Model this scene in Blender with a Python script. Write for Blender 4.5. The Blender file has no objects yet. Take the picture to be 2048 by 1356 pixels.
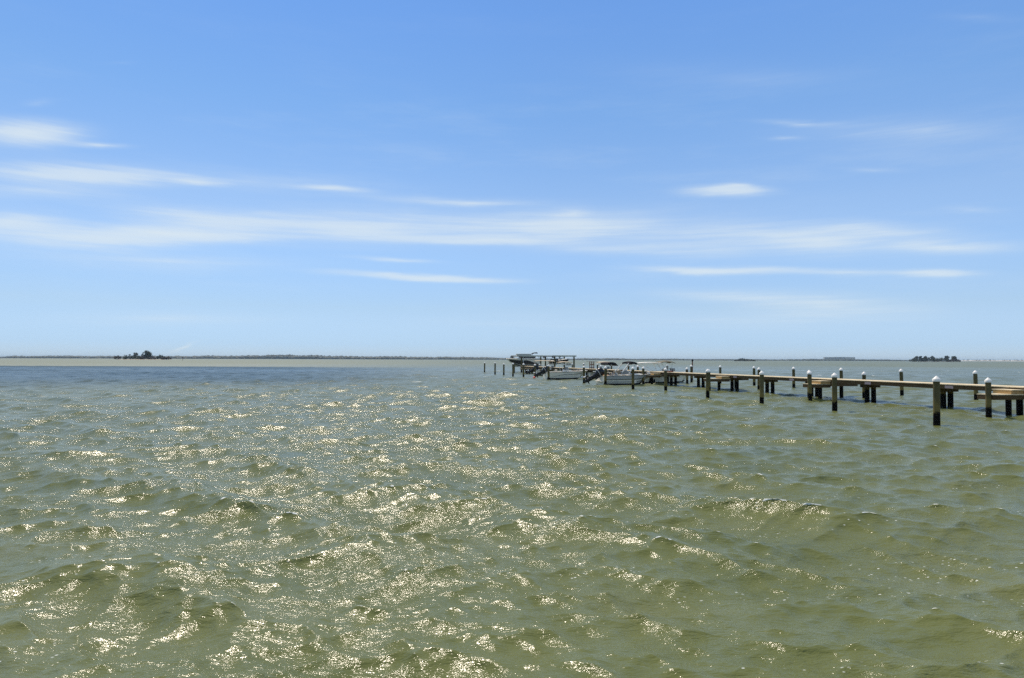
import bpy, math, random
import numpy as np
from mathutils import Vector, Matrix, noise as mnoise

random.seed(7)
R = math.radians
sc = bpy.context.scene
COL = sc.collection

# ------------------------------------------------------------------ camera
F = 1365.0
CAMH = 2.5
PITCH = math.atan(40.6 / F)
ROLL = 0.0032
cam_d = bpy.data.cameras.new('camera')
cam = bpy.data.objects.new('camera', cam_d)
COL.objects.link(cam)
cam_d.sensor_width = 36.0
cam_d.lens = F / 2048 * 36
cam_d.clip_start = 0.1
cam_d.clip_end = 60000
MC = Matrix.Translation((0, 0, CAMH)) @ Matrix.Rotation(math.pi / 2 + PITCH, 4, 'X') @ Matrix.Rotation(ROLL, 4, 'Z')
cam.matrix_world = MC
sc.camera = cam


def ray(px, py):
    return (MC.to_3x3() @ Vector(((px - 1024) / F, -(py - 678) / F, -1)))


def at(px, py, z=0.0):            # pixel of the photograph -> point on the plane of height z
    d = ray(px, py)
    t = (z - CAMH) / d.z
    return Vector((0, 0, CAMH)) + d * t


def atY(px, py, Y):               # pixel -> point at distance Y
    d = ray(px, py)
    return Vector((0, 0, CAMH)) + d * (Y / d.y)


def xat(px, Y):
    d = ray(px, 718)
    return d.x * Y / d.y


# ------------------------------------------------------------------ light
SUN_AZ, SUN_EL = R(-26), R(59)
sd = Vector((math.sin(SUN_AZ) * math.cos(SUN_EL), math.cos(SUN_AZ) * math.cos(SUN_EL), math.sin(SUN_EL)))
sl = bpy.data.lights.new('sun', 'SUN')
sl.energy = 4.0
sl.angle = R(0.53)
sl.color = (1.0, 0.88, 0.73)
so = bpy.data.objects.new('sun', sl)
COL.objects.link(so)
so.rotation_euler = (-sd).to_track_quat('-Z', 'Y').to_euler()

# ------------------------------------------------------------------ node helpers


class NT:
    def __init__(self, tree):
        self.t = tree
        self.n = tree.nodes
        self.l = tree.links

    def new(self, typ, **kw):
        nd = self.n.new(typ)
        for k, v in kw.items():
            setattr(nd, k, v)
        return nd

    def put(self, sock, v):
        if isinstance(v, bpy.types.NodeSocket):
            self.l.new(v, sock)
        elif v is not None:
            sock.default_value = v

    def math(self, op, a, b=None, c=None, clamp=False):
        nd = self.new('ShaderNodeMath', operation=op, use_clamp=clamp)
        self.put(nd.inputs[0], a)
        if b is not None:
            self.put(nd.inputs[1], b)
        if c is not None:
            self.put(nd.inputs[2], c)
        return nd.outputs[0]

    def vmath(self, op, a, b=None):
        nd = self.new('ShaderNodeVectorMath', operation=op)
        self.put(nd.inputs[0], a)
        if b is not None:
            self.put(nd.inputs[1], b)
        return nd.outputs['Value'] if op in ('LENGTH', 'DOT_PRODUCT') else nd.outputs[0]

    def noise(self, vec, scale, detail=3, rough=0.5, dist=0.0):
        nd = self.new('ShaderNodeTexNoise')
        self.put(nd.inputs['Vector'], vec)
        nd.inputs['Scale'].default_value = scale
        nd.inputs['Detail'].default_value = detail
        nd.inputs['Roughness'].default_value = rough
        nd.inputs['Distortion'].default_value = dist
        return nd.outputs['Fac'], nd.outputs['Color']

    def mapping(self, vec, loc=(0, 0, 0), rot=(0, 0, 0), scale=(1, 1, 1), typ='POINT'):
        nd = self.new('ShaderNodeMapping', vector_type=typ)
        self.put(nd.inputs['Vector'], vec)
        nd.inputs['Location'].default_value = loc
        nd.inputs['Rotation'].default_value = rot
        nd.inputs['Scale'].default_value = scale
        return nd.outputs[0]

    def ramp(self, fac, stops, interp='LINEAR'):
        nd = self.new('ShaderNodeValToRGB')
        self.put(nd.inputs[0], fac)
        cr = nd.color_ramp
        cr.interpolation = interp
        while len(cr.elements) < len(stops):
            cr.elements.new(0.5)
        for e, (p, c) in zip(cr.elements, stops):
            e.position = p
            e.color = c if len(c) == 4 else (*c, 1)
        return nd.outputs[0]

    def mix(self, fac, a, b, blend='MIX'):
        nd = self.new('ShaderNodeMix', data_type='RGBA', blend_type=blend)
        self.put(nd.inputs[0], fac)
        self.put(nd.inputs[6], a if isinstance(a, bpy.types.NodeSocket) else (*a, 1))
        self.put(nd.inputs[7], b if isinstance(b, bpy.types.NodeSocket) else (*b, 1))
        return nd.outputs[2]

    def smooth(self, v, a, b, lo=0.0, hi=1.0):
        nd = self.new('ShaderNodeMapRange', interpolation_type='SMOOTHSTEP')
        self.put(nd.inputs[0], v)
        for i, q in enumerate((a, b, lo, hi)):
            nd.inputs[i + 1].default_value = q
        return nd.outputs[0]


# ------------------------------------------------------------------ sky
w = bpy.data.worlds.new('World')
sc.world = w
w.use_nodes = True
nt = NT(w.node_tree)
nt.n.clear()
out = nt.new('ShaderNodeOutputWorld')
sky = nt.new('ShaderNodeTexSky', sky_type='NISHITA')
sky.sun_disc = False
sky.sun_elevation = SUN_EL
sky.sun_rotation = SUN_AZ
sky.air_density = 1.0
sky.dust_density = 0.0
sky.ozone_density = 2.2
bg = nt.new('ShaderNodeBackground')
bg.inputs[1].default_value = 0.1
tc = nt.new('ShaderNodeTexCoord')
dirv = nt.vmath('NORMALIZE', tc.outputs['Generated'])
sep = nt.new('ShaderNodeSeparateXYZ')
nt.l.new(dirv, sep.inputs[0])
az = nt.math('ARCTAN2', sep.outputs[0], sep.outputs[1])
el = nt.math('ARCSINE', sep.outputs[2])
# humid coastal air: whiter-blue than the clear model towards the horizon
tint = nt.ramp(nt.math('DIVIDE', el, R(30)), [(0.0, (.26, .36, .62)), (0.04, (.265, .365, .62)), (0.14, (.365, .41, .53)), (0.27, (.45, .49, .58)),
                                              (0.41, (.53, .55, .60)), (0.67, (.47, .575, .66)), (0.91, (.45, .59, .73))])
skyc = nt.mix(1.0, sky.outputs[0], tint, 'MULTIPLY')
side = nt.smooth(az, 0.0, 0.75, 2.0, 2.3)
skyc = nt.mix(1.0, skyc, side, 'MULTIPLY')
nt.l.new(skyc, bg.inputs[0])
comb = nt.new('ShaderNodeCombineXYZ')
nt.l.new(az, comb.inputs[0])
nt.l.new(el, comb.inputs[1])
ae = comb.outputs[0]
# feathered warping of the streaks (long along the wind, thin in height)
_, wc = nt.noise(nt.mapping(ae, scale=(5, 26, 1)), 1.0, 4, 0.6)
warp = nt.vmath('MULTIPLY', nt.vmath('SUBTRACT', wc, (0.5, 0.5, 0.5)), (0.07, 0.016, 0.0))
aew = nt.vmath('ADD', ae, warp)
# cloud streaks: centre, half length, half thickness (px of the photograph), slope, strength
CL = [
    (1000, 456, 1200, 54, 0.015, .22), (1560, 496, 640, 44, 0.02, .2), (420, 358, 560, 30, 0.05, .2), (1720, 268, 420, 60, 0.03, .10),
    (900, 402, 330, 14, 0.04, .26), (1250, 500, 420, 22, 0.02, .2), (330, 520, 520, 26, 0.02, .22), (1500, 640, 800, 45, 0.01, .16), (1500, 160, 500, 50, 0.05, .08),
    (60, 266, 190, 36, 0.00, .75), (205, 293, 95, 9, 0.05, .5), (150, 352, 330, 26, 0.045, .62),
    (400, 366, 75, 9, 0.03, .5), (60, 384, 330, 26, 0.02, .25),
    (240, 470, 420, 36, 0.00, .8), (400, 470, 220, 17, 0.03, .35), (430, 436, 290, 22, 0.06, .45),
    (20, 442, 180, 30, 0.0, .45), (700, 458, 330, 44, 0.02, .42), (960, 482, 270, 12, 0.01, .55),
    (1120, 450, 260, 36, 0.0, .38), (1145, 428, 70, 18, 0.0, .2),
    (850, 553, 270, 10, 0.045, .85), (790, 518, 140, 7, 0.07, .4), (660, 378, 120, 8, 0.07, .4),
    (930, 405, 120, 6, 0.03, .3), (1440, 383, 140, 17, 0.01, .68), (1465, 373, 60, 14, 0.0, .35),
    (1630, 480, 130, 22, 0.0, .5), (1760, 460, 230, 26, 0.03, .35), (1880, 492, 230, 18, 0.02, .4),
    (1500, 462, 330, 30, 0.0, .25), (1420, 540, 250, 11, 0.02, .62), (1880, 547, 130, 14, 0.0, .45),
    (1700, 545, 280, 12, 0.02, .3), (1450, 590, 280, 22, 0.03, .3), (1660, 610, 280, 36, 0.04, .3),
    (1600, 245, 140, 10, 0.04, .2), (1560, 278, 70, 8, 0.0, .13), (1860, 258, 240, 34, 0.0, .14),
    (1760, 336, 120, 10, 0.02, .17), (1960, 418, 100, 10, 0.03, .16), (1950, 36, 140, 14, 0.02, .09),
    (375, 697, 44, 7, -0.55, .3), (330, 640, 420, 26, 0.0, .18), (1000, 650, 700, 40, 0.0, .10),
    (80, 205, 60, 10, -0.1, .1), (240, 124, 60, 6, 0, .06), (-250, 300, 260, 40, 0, .6), (-300, 460, 350, 50, 0, .6),
    (2350, 480, 300, 40, 0, .5), (2300, 300, 300, 30, 0, .3), (500, -300, 500, 60, 0.1, .3), (1700, -420, 500, 70, 0, .3)]


def azel(px, py):
    d = ray(px, py).normalized()
    return math.atan2(d.x, d.y), math.asin(d.z)


tot = None
for (cx, cy, hl, ht, sl_, st) in CL:
    a0, e0 = azel(cx - hl, cy - hl * sl_)
    a1, e1 = azel(cx + hl, cy + hl * sl_)
    ac, ec = azel(cx, cy)
    _, et = azel(cx, cy - ht)
    L = math.hypot(a1 - a0, e1 - e0) / 2
    mp = nt.mapping(aew, loc=(ac, ec, 0), rot=(0, 0, math.atan2(e1 - e0, a1 - a0)), scale=(L * 1.15, abs(et - ec) * 1.3, 1), typ='TEXTURE')
    g = nt.new('ShaderNodeTexGradient', gradient_type='QUADRATIC_SPHERE')
    nt.l.new(mp, g.inputs[0])
    v = nt.math('MULTIPLY', g.outputs['Fac'], st * 1.7)
    tot = v if tot is None else nt.math('ADD', tot, v)
fine, _ = nt.noise(nt.mapping(ae, rot=(0, 0, -0.03), scale=(6, 120, 1)), 1.0, 6, 0.62)
mod = nt.math('MULTIPLY_ADD', fine, 1.9, 0.05)
thin, _ = nt.noise(nt.mapping(ae, loc=(3, 1, 0), scale=(3, 18, 1)), 1.0, 6, 0.65)
veil = nt.math('MULTIPLY', nt.smooth(thin, 0.45, 0.8), nt.math('MULTIPLY', nt.smooth(el, 0.02, 0.12, 0.0, 0.14), nt.smooth(el, 0.42, 0.30, 0.25, 1.0)))
body_ = nt.math('MULTIPLY', tot, mod)
body_ = nt.math('MULTIPLY', nt.smooth(body_, 0.02, 0.75), nt.math('MULTIPLY_ADD', fine, 0.5, 0.6))
soft = nt.math('SUBTRACT', 1.0, nt.math('POWER', 2.718, nt.math('MULTIPLY', nt.math('MULTIPLY', tot, nt.math('MULTIPLY_ADD', fine, 0.8, 0.5)), -0.95)))
cf = nt.math('ADD', nt.math('ADD', nt.math('MULTIPLY', body_, 0.5), nt.math('MULTIPLY', soft, 0.62)), veil)
cf = nt.math('MULTIPLY', cf, 0.90, clamp=True)
# pale cirrus veil added above the frame to grey the water's reflections
hi_, _ = nt.noise(nt.mapping(dirv, scale=(2.0, 5.0, 2.0)), 1.0, 5, 0.6)
hv = nt.math('MULTIPLY', nt.smooth(el, R(29), R(42)), nt.math('MULTIPLY_ADD', hi_, 0.7, 0.28))
cf = nt.math('MAXIMUM', cf, hv, clamp=True)
bgc = nt.new('ShaderNodeBackground')
bgc.inputs[0].default_value = (0.74, 0.83, 0.88, 1)
bgc.inputs[1].default_value = 1.0
mx = nt.new('ShaderNodeMixShader')
nt.l.new(cf, mx.inputs[0])
nt.l.new(bg.outputs[0], mx.inputs[1])
nt.l.new(bgc.outputs[0], mx.inputs[2])
nt.l.new(mx.outputs[0], out.inputs[0])

# ------------------------------------------------------------------ materials


def mat(name):
    m = bpy.data.materials.new(name)
    m.use_nodes = True
    t = NT(m.node_tree)
    b = m.node_tree.nodes['Principled BSDF']
    return m, t, b


def simple(name, col, rough=0.5, var=0.15, scale=6.0, metal=0.0, bump=0.0, stretch=(1, 1, 1)):
    m, t, b = mat(name)
    c = t.new('ShaderNodeTexCoord')
    f, _ = t.noise(t.mapping(c.outputs['Object'], scale=stretch), scale, 5, 0.6)
    lo = tuple(x * (1 - var) for x in col)
    hi = tuple(min(1, x * (1 + var)) for x in col)
    t.l.new(t.ramp(f, [(0.3, lo), (0.7, hi)]), b.inputs['Base Color'])
    b.inputs['Roughness'].default_value = rough
    b.inputs['Metallic'].default_value = metal
    if bump:
        bp = t.new('ShaderNodeBump')
        bp.inputs['Strength'].default_value = bump
        bp.inputs['Distance'].default_value = 0.02
        t.l.new(f, bp.inputs['Height'])
        t.l.new(bp.outputs[0], b.inputs['Normal'])
    b.inputs['Specular IOR Level'].default_value = 0.3 if rough > .4 else .5
    return m


def wood(name, col, along='Y', plank=None, var=0.3):
    m, t, b = mat(name)
    c = t.new('ShaderNodeTexCoord')
    o = c.outputs['Object']
    st = {'X': (0.8, 14, 14), 'Y': (14, 0.8, 14), 'Z': (14, 14, 0.8)}[along]
    f, _ = t.noise(t.mapping(o, scale=st), 1.5, 5, 0.65)
    f2, _ = t.noise(o, 0.9, 4, 0.6)
    f = t.math('MULTIPLY_ADD', f2, 0.5, t.math('MULTIPLY', f, 0.6))
    lo = tuple(x * (1 - var) for x in col)
    hi = tuple(min(1, x * (1 + var)) for x in col)
    colr = t.ramp(f, [(0.35, lo), (0.72, hi)])
    t.l.new(colr, b.inputs['Base Color'])
    b.inputs['Roughness'].default_value = 0.85
    b.inputs['Specular IOR Level'].default_value = 0.15
    bp = t.new('ShaderNodeBump')
    bp.inputs['Strength'].default_value = 0.4
    bp.inputs['Distance'].default_value = 0.01
    t.l.new(f, bp.inputs['Height'])
    t.l.new(bp.outputs[0], b.inputs['Normal'])
    return m


def pile_mat(name, dry, tide=0.38):
    # treated round timber: dry grey-green wood above, a mussel-black wet foot with an uneven edge
    m, t, b = mat(name)
    g = t.new('ShaderNodeNewGeometry')
    oi = t.new('ShaderNodeObjectInfo')
    p = g.outputs['Position']
    sp = t.new('ShaderNodeSeparateXYZ')
    t.l.new(p, sp.inputs[0])
    f, _ = t.noise(t.mapping(p, scale=(12, 12, 0.9)), 1.6, 5, 0.65)
    f2, _ = t.noise(p, 3.2, 4, 0.6)
    colr = t.ramp(t.math('MULTIPLY_ADD', f2, 0.5, t.math('MULTIPLY', f, 0.6)),
                  [(0.3, tuple(x * 0.55 for x in dry)), (0.55, dry), (0.8, tuple(x * 1.4 for x in dry))])
    # salt-bleached belt above the tide line
    belt = t.math('MULTIPLY', t.smooth(sp.outputs[2], tide + 0.75, tide + 0.1), t.math('MULTIPLY_ADD', f2, 0.8, -0.05))
    colr = t.mix(belt, colr, (0.30, 0.22, 0.06))
    edge = t.math('ADD', sp.outputs[2], t.math('MULTIPLY', t.math('SUBTRACT', f2, 0.5), 0.35))
    wet = t.smooth(edge, tide + 0.04, tide - 0.04)
    colr = t.mix(wet, colr, (0.005, 0.0045, 0.0035))
    t.l.new(colr, b.inputs['Base Color'])
    t.l.new(t.math('MULTIPLY_ADD', wet, -0.25, 0.9), b.inputs['Roughness'])
    b.inputs['Specular IOR Level'].default_value = 0.08
    bp = t.new('ShaderNodeBump')
    bp.inputs['Strength'].default_value = 0.6
    bp.inputs['Distance'].default_value = 0.02
    t.l.new(t.math('ADD', f, f2), bp.inputs['Height'])
    t.l.new(bp.outputs[0], b.inputs['Normal'])
    return m


M = dict(
    pile=pile_mat('pile_wood', (0.108, 0.094, 0.047), 0.42),
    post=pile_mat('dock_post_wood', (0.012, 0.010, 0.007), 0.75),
    cap=simple('white_plastic', (0.84, 0.81, 0.76), 0.45, 0.06, 9),
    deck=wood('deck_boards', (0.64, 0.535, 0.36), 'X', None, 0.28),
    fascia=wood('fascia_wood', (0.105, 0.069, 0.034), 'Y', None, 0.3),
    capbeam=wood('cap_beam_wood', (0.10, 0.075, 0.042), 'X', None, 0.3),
    box=wood('step_wood', (0.46, 0.30, 0.13), 'Y', None, 0.25),
    redwood=wood('rack_wood', (0.13, 0.072, 0.055), 'Z', None, 0.3),
    plate=simple('pink_plate', (0.50, 0.36, 0.36), 0.5, 0.2, 20),
    gel=simple('white_gelcoat', (0.80, 0.75, 0.63), 0.3, 0.06, 1.5),
    gelgrey=simple('grey_gelcoat', (0.40, 0.40, 0.38), 0.35, 0.08, 1.5),
    navy=simple('navy_gelcoat', (0.012, 0.014, 0.022), 0.15, 0.2, 2),
    stripe=simple('dark_stripe', (0.03, 0.035, 0.045), 0.7, 0.2, 4),
    antifoul=simple('black_bottom_paint', (0.012, 0.012, 0.012), 0.6, 0.3, 5),
    black=simple('engine_black', (0.006, 0.006, 0.007), 0.3, 0.3, 7),
    canvasblack=simple('black_canvas', (0.012, 0.012, 0.014), 0.85, 0.3, 12, bump=0.3),
    canvaswhite=simple('white_canvas', (0.72, 0.70, 0.64), 0.7, 0.08, 6, bump=0.2),
    canvastan=simple('tan_canvas', (0.62, 0.50, 0.36), 0.75, 0.15, 6, bump=0.2),
    canvasgrey=simple('grey_canvas', (0.48, 0.48, 0.44), 0.75, 0.12, 6, bump=0.2),
    canvasolive=simple('olive_canvas', (0.16, 0.145, 0.10), 0.8, 0.15, 6, bump=0.2),
    alu=simple('aluminium', (0.62, 0.62, 0.60), 0.35, 0.1, 8, 0.6),
    whitepole=simple('white_pole_paint', (0.80, 0.79, 0.74), 0.4, 0.05, 8),
    liftbeam=simple('lift_beam', (0.58, 0.58, 0.50), 0.5, 0.2, 5),
    seat=simple('seat_vinyl', (0.55, 0.50, 0.42), 0.5, 0.1, 8),
    seatblue=simple('blue_vinyl', (0.06, 0.09, 0.17), 0.5, 0.2, 8),
    seatorange=simple('orange_vinyl', (0.58, 0.30, 0.10), 0.5, 0.2, 8),
    glass=simple('tinted_screen', (0.22, 0.22, 0.20), 0.08, 0.1, 3),
    glassdark=simple('dark_screen', (0.02, 0.025, 0.03), 0.06, 0.2, 3),
    red=simple('red_paint', (0.55, 0.03, 0.03), 0.4, 0.2, 9),
    redbrown=simple('marker_post', (0.16, 0.06, 0.04), 0.7, 0.2, 5),
    darkred=simple('dark_red_wood', (0.13, 0.035, 0.03), 0.7, 0.25, 6),
    rope=simple('dark_hose', (0.02, 0.022, 0.018), 0.6, 0.3, 20),
    crate=simple('dark_crate', (0.05, 0.05, 0.055), 0.7, 0.3, 10),
    trunk=simple('grey_bark', (0.13, 0.10, 0.075), 0.9, 0.3, 2, bump=0.3),
    sand=simple('shell_sand', (0.42, 0.33, 0.24), 0.95, 0.2, 0.2),
    dune=simple('pale_sand', (0.46, 0.43, 0.37), 0.95, 0.15, 0.01),
    wallpale=simple('pale_stucco', (0.45, 0.42, 0.38), 0.8, 0.1, 0.05),
    winband=simple('window_glass', (0.10, 0.12, 0.14), 0.2, 0.2, 0.1),
)


def leaf_mat(name, cols, scale):
    m, t, b = mat(name)
    g = t.new('ShaderNodeNewGeometry')
    f, _ = t.noise(g.outputs['Position'], scale, 4, 0.7)
    t.l.new(t.ramp(f, [(0.3, cols[0]), (0.55, cols[1]), (0.75, cols[2])]), b.inputs['Base Color'])
    b.inputs['Roughness'].default_value = 0.7
    return m


M['leafdark'] = leaf_mat('mangrove_leaf', [(0.014, 0.026, 0.010), (0.028, 0.048, 0.018), (0.055, 0.075, 0.028)], 0.35)
M['leafgrey'] = leaf_mat('sparse_leaf', [(0.05, 0.06, 0.04), (0.085, 0.09, 0.06), (0.12, 0.115, 0.075)], 0.35)
M['leafbrown'] = leaf_mat('brown_scrub', [(0.035, 0.02, 0.012), (0.06, 0.035, 0.02), (0.07, 0.06, 0.028)], 0.3)
M['leaffar'] = leaf_mat('far_wood', [(0.007, 0.020, 0.016), (0.013, 0.030, 0.022), (0.022, 0.042, 0.030)], 0.02)

# ------------------------------------------------------------------ mesh helpers


class MB:
    def __init__(self):
        self.v = []
        self.f = []

    def add(self, vs, fs):
        o = len(self.v)
        self.v += [tuple(q) for q in vs]
        self.f += [tuple(i + o for i in q) for q in fs]
        return self

    def box(self, c, s, rot=None, bev=0.0):
        c = Vector(c)
        hx, hy, hz = s[0] / 2, s[1] / 2, s[2] / 2
        b = min(bev, hx * .9, hy * .9, hz * .9)
        if b <= 0:
            vs = [Vector((x, y, z)) for x in (-hx, hx) for y in (-hy, hy) for z in (-hz, hz)]
            fs = [(0, 1, 3, 2), (4, 6, 7, 5), (0, 4, 5, 1), (2, 3, 7, 6), (0, 2, 6, 4), (1, 5, 7, 3)]
        else:
            rings = []
            for z, ins in ((-hz, b), (-hz + b, 0), (hz - b, 0), (hz, b)):
                x, y = hx - ins, hy - ins
                rings.append([Vector(p) for p in ((-x, -y + b, z), (-x + b, -y, z), (x - b, -y, z), (x, -y + b, z),
                                                  (x, y - b, z), (x - b, y, z), (-x + b, y, z), (-x, y - b, z))])
            vs = [p for r_ in rings for p in r_]
            fs = []
            for k in range(3):
                for i in range(8):
                    j = (i + 1) % 8
                    fs.append((k * 8 + i, k * 8 + j, k * 8 + 8 + j, k * 8 + 8 + i))
            fs.append(tuple(range(7, -1, -1)))
            fs.append(tuple(range(24, 32)))
        if rot is not None:
            vs = [rot @ p for p in vs]
        return self.add([p + c for p in vs], fs)

    def tube(self, pts, rad, n=8, caps=True):
        pts = [Vector(p) for p in pts]
        if not isinstance(rad, (list, tuple)):
            rad = [rad] * len(pts)
        vs, fs = [], []
        for i, p in enumerate(pts):
            d = (pts[min(i + 1, len(pts) - 1)] - pts[max(i - 1, 0)]).normalized()
            a = Vector((0, 0, 1)) if abs(d.z) < 0.9 else Vector((1, 0, 0))
            x = d.cross(a).normalized()
            y = d.cross(x)
            for k in range(n):
                q = 2 * math.pi * k / n
                vs.append(p + (x * math.cos(q) + y * math.sin(q)) * rad[i])
        for i in range(len(pts) - 1):
            for k in range(n):
                j = (k + 1) % n
                fs.append((i * n + k, i * n + j, i * n + n + j, i * n + n + k))
        if caps:
            fs.append(tuple(range(n - 1, -1, -1)))
            fs.append(tuple((len(pts) - 1) * n + k for k in range(n)))
        return self.add(vs, fs)

    def lathe(self, prof, n=16, c=(0, 0, 0), jit=0.0, rot=None):
        vs, fs = [], []
        c = Vector(c)
        for (r_, z) in prof:
            for k in range(n):
                q = 2 * math.pi * k / n
                rr = r_ * (1 + (random.random() - .5) * jit)
                p = Vector((rr * math.cos(q), rr * math.sin(q), z))
                vs.append((rot @ p if rot is not None else p) + c)
        for i in range(len(prof) - 1):
            for k in range(n):
                j = (k + 1) % n
                fs.append((i * n + k, i * n + j, i * n + n + j, i * n + n + k))
        fs.append(tuple(range(n - 1, -1, -1)))
        fs.append(tuple((len(prof) - 1) * n + k for k in range(n)))
        return self.add(vs, fs)

    def loft(self, rings, closed=True, caps=True):
        n = len(rings[0])
        vs = [p for r_ in rings for p in r_]
        fs = []
        for i in range(len(rings) - 1):
            for k in range(n if closed else n - 1):
                j = (k + 1) % n
                fs.append((i * n + k, i * n + j, i * n + n + j, i * n + n + k))
        if caps and closed:
            fs.append(tuple(range(n - 1, -1, -1)))
            fs.append(tuple((len(rings) - 1) * n + k for k in range(n)))
        return self.add(vs, fs)

    def build(self, name, m, parent=None, smooth=False):
        me = bpy.data.meshes.new(name)
        me.from_pydata(self.v, [], self.f)
        me.validate()
        if smooth:
            me.polygons.foreach_set('use_smooth', [True] * len(me.polygons))
            me.set_sharp_from_angle(angle=R(40))
        me.materials.append(M[m] if isinstance(m, str) else m)
        o = bpy.data.objects.new(name, me)
        COL.objects.link(o)
        if parent is not None:
            o.parent = parent
        return o


def fixnormals(o):
    import bmesh
    bm = bmesh.new()
    bm.from_mesh(o.data)
    bmesh.ops.recalc_face_normals(bm, faces=bm.faces)
    bm.to_mesh(o.data)
    bm.free()
    return o


def tag(o, label, cat, group=None):
    o['label'] = label
    o['category'] = cat
    if group:
        o['group'] = group
    return o


def thing(name, label, cat, loc=(0, 0, 0), rz=0.0, group=None):
    o = bpy.data.objects.new(name, None)
    COL.objects.link(o)
    o.empty_display_size = 0.3
    o.location = loc
    o.rotation_euler = (0, 0, rz)
    return tag(o, label, cat, group)


def copy_tree(o, parent=None):
    c = o.copy()
    COL.objects.link(c)
    if parent is not None:
        c.parent = parent
    for ch in list(o.children):
        copy_tree(ch, c)
    return c


def structure(o):
    o['kind'] = 'structure'
    return o


# ------------------------------------------------------------------ water: one sheet, real waves near, to the horizon
def ladder():
    rs = [1.2]
    while rs[-1] < 90:
        rs.append(rs[-1] + max(0.014, 0.0035 * rs[-1]))
    while rs[-1] < 270:
        rs.append(rs[-1] * 1.0045)
    while rs[-1] < 480:
        rs.append(rs[-1] * 1.008)
    while rs[-1] < 26000:
        rs.append(rs[-1] * 1.09)
    return np.array(rs)


def build_water():
    rs = ladder()
    fine = np.linspace(R(-58), R(58), 1150)
    rest = np.linspace(R(58), R(302), 44)[1:-1]
    th = np.concatenate([fine, rest])
    nr, nt_ = len(rs), len(th)
    Rr, T = np.meshgrid(rs, th, indexing='ij')
    X = (Rr * np.sin(T)).ravel()
    Y = (Rr * np.cos(T) - 1.0).ravel()
    dr = np.gradient(rs)
    dth = np.gradient(fine)[0]
    loc = np.maximum(np.repeat(dr, nt_), np.repeat(rs, nt_) * dth)
    coarse = np.tile(np.concatenate([np.zeros(len(fine), bool), np.ones(len(rest), bool)]), nr)
    loc = np.where(coarse, np.repeat(rs, nt_) * (rest[1] - rest[0]), loc)
    X = X.astype(np.float32)
    Y = Y.astype(np.float32)
    loc = loc.astype(np.float32)
    DX = np.zeros_like(X)
    DY = np.zeros_like(X)
    DZ = np.zeros_like(X)
    J = np.ones_like(X)
    rng = np.random.RandomState(11)
    N = 120
    lam = np.exp(np.linspace(math.log(0.16), math.log(6.5), N) + rng.uniform(-.015, .015, N))
    for i in range(N):
        L = lam[i]
        lobe = rng.choice([-1, 1], p=[0.55, 0.45])
        spread = 0.24 if L > 1.0 else 0.6
        ang = R(-96) + lobe * R(27) + rng.normal(0, spread)
        k = 2 * math.pi / L
        s = WAVE_S * (1.0 if L < 3.2 else (3.2 / L) ** 1.6)
        s *= rng.uniform(0.6, 1.4)
        if L < 1.1:
            s *= 1.55
        elif L > 2.0:
            s *= 1.12
        a = s / k
        kx, ky = k * math.cos(ang), k * math.sin(ang)
        ph = rng.uniform(0, 2 * math.pi)
        wgt = np.clip((L / loc - 2.2) / 3.0, 0, 1)
        idx = np.nonzero(wgt > 0)[0]
        if len(idx) == 0:
            continue
        arg = kx * X[idx] + ky * Y[idx] + ph
        c = np.cos(arg)
        sn = np.sin(arg)
        wa = wgt[idx] * a
        DZ[idx] += wa * c
        q = 1.3
        DX[idx] -= q * wa * (kx / k) * sn
        DY[idx] -= q * wa * (ky / k) * sn
        J[idx] -= 1.3 * wa * k * c
    crest = np.clip(1 - J, -1, 2)
    co = np.empty((nr * nt_ + 1, 3), np.float32)
    co[:-1, 0] = X + DX
    co[:-1, 1] = Y + DY
    co[:-1, 2] = DZ
    co[-1] = (0, -1, 0)
    I = np.arange(nr * nt_).reshape(nr, nt_)
    A = I[:-1, :]
    B = I[1:, :]
    C = np.roll(B, -1, axis=1)
    D = np.roll(A, -1, axis=1)
    quads = np.stack([A, D, C, B], -1).reshape(-1, 4)
    tri = np.stack([np.full(nt_, nr * nt_), np.roll(I[0], -1), I[0]], -1)
    nq, ntri = len(quads), len(tri)
    me = bpy.data.meshes.new('water')
    me.vertices.add(len(co))
    me.vertices.foreach_set('co', co.ravel())
    me.loops.add(nq * 4 + ntri * 3)
    me.loops.foreach_set('vertex_index', np.concatenate([quads.ravel(), tri.ravel()]).astype(np.int32))
    me.polygons.add(nq + ntri)
    me.polygons.foreach_set('loop_start', np.concatenate([np.arange(nq) * 4, nq * 4 + np.arange(ntri) * 3]).astype(np.int32))
    me.polygons.foreach_set('use_smooth', np.ones(nq + ntri, bool))
    at_ = me.attributes.new('crest', 'FLOAT', 'POINT')
    at_.data.foreach_set('value', np.append(crest, 0).astype(np.float32))
    me.update(calc_edges=True)
    print('WATER verts', len(co), 'rms z', DZ[:nt_ * 400].std(), 'crest pct', np.percentile(crest[:nt_ * 600], [50, 90, 99, 99.8]))
    o = bpy.data.objects.new('water', me)
    COL.objects.link(o)
    structure(o)
    me.materials.append(water_mat())
    return o


WAVE_S = 0.0258


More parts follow.
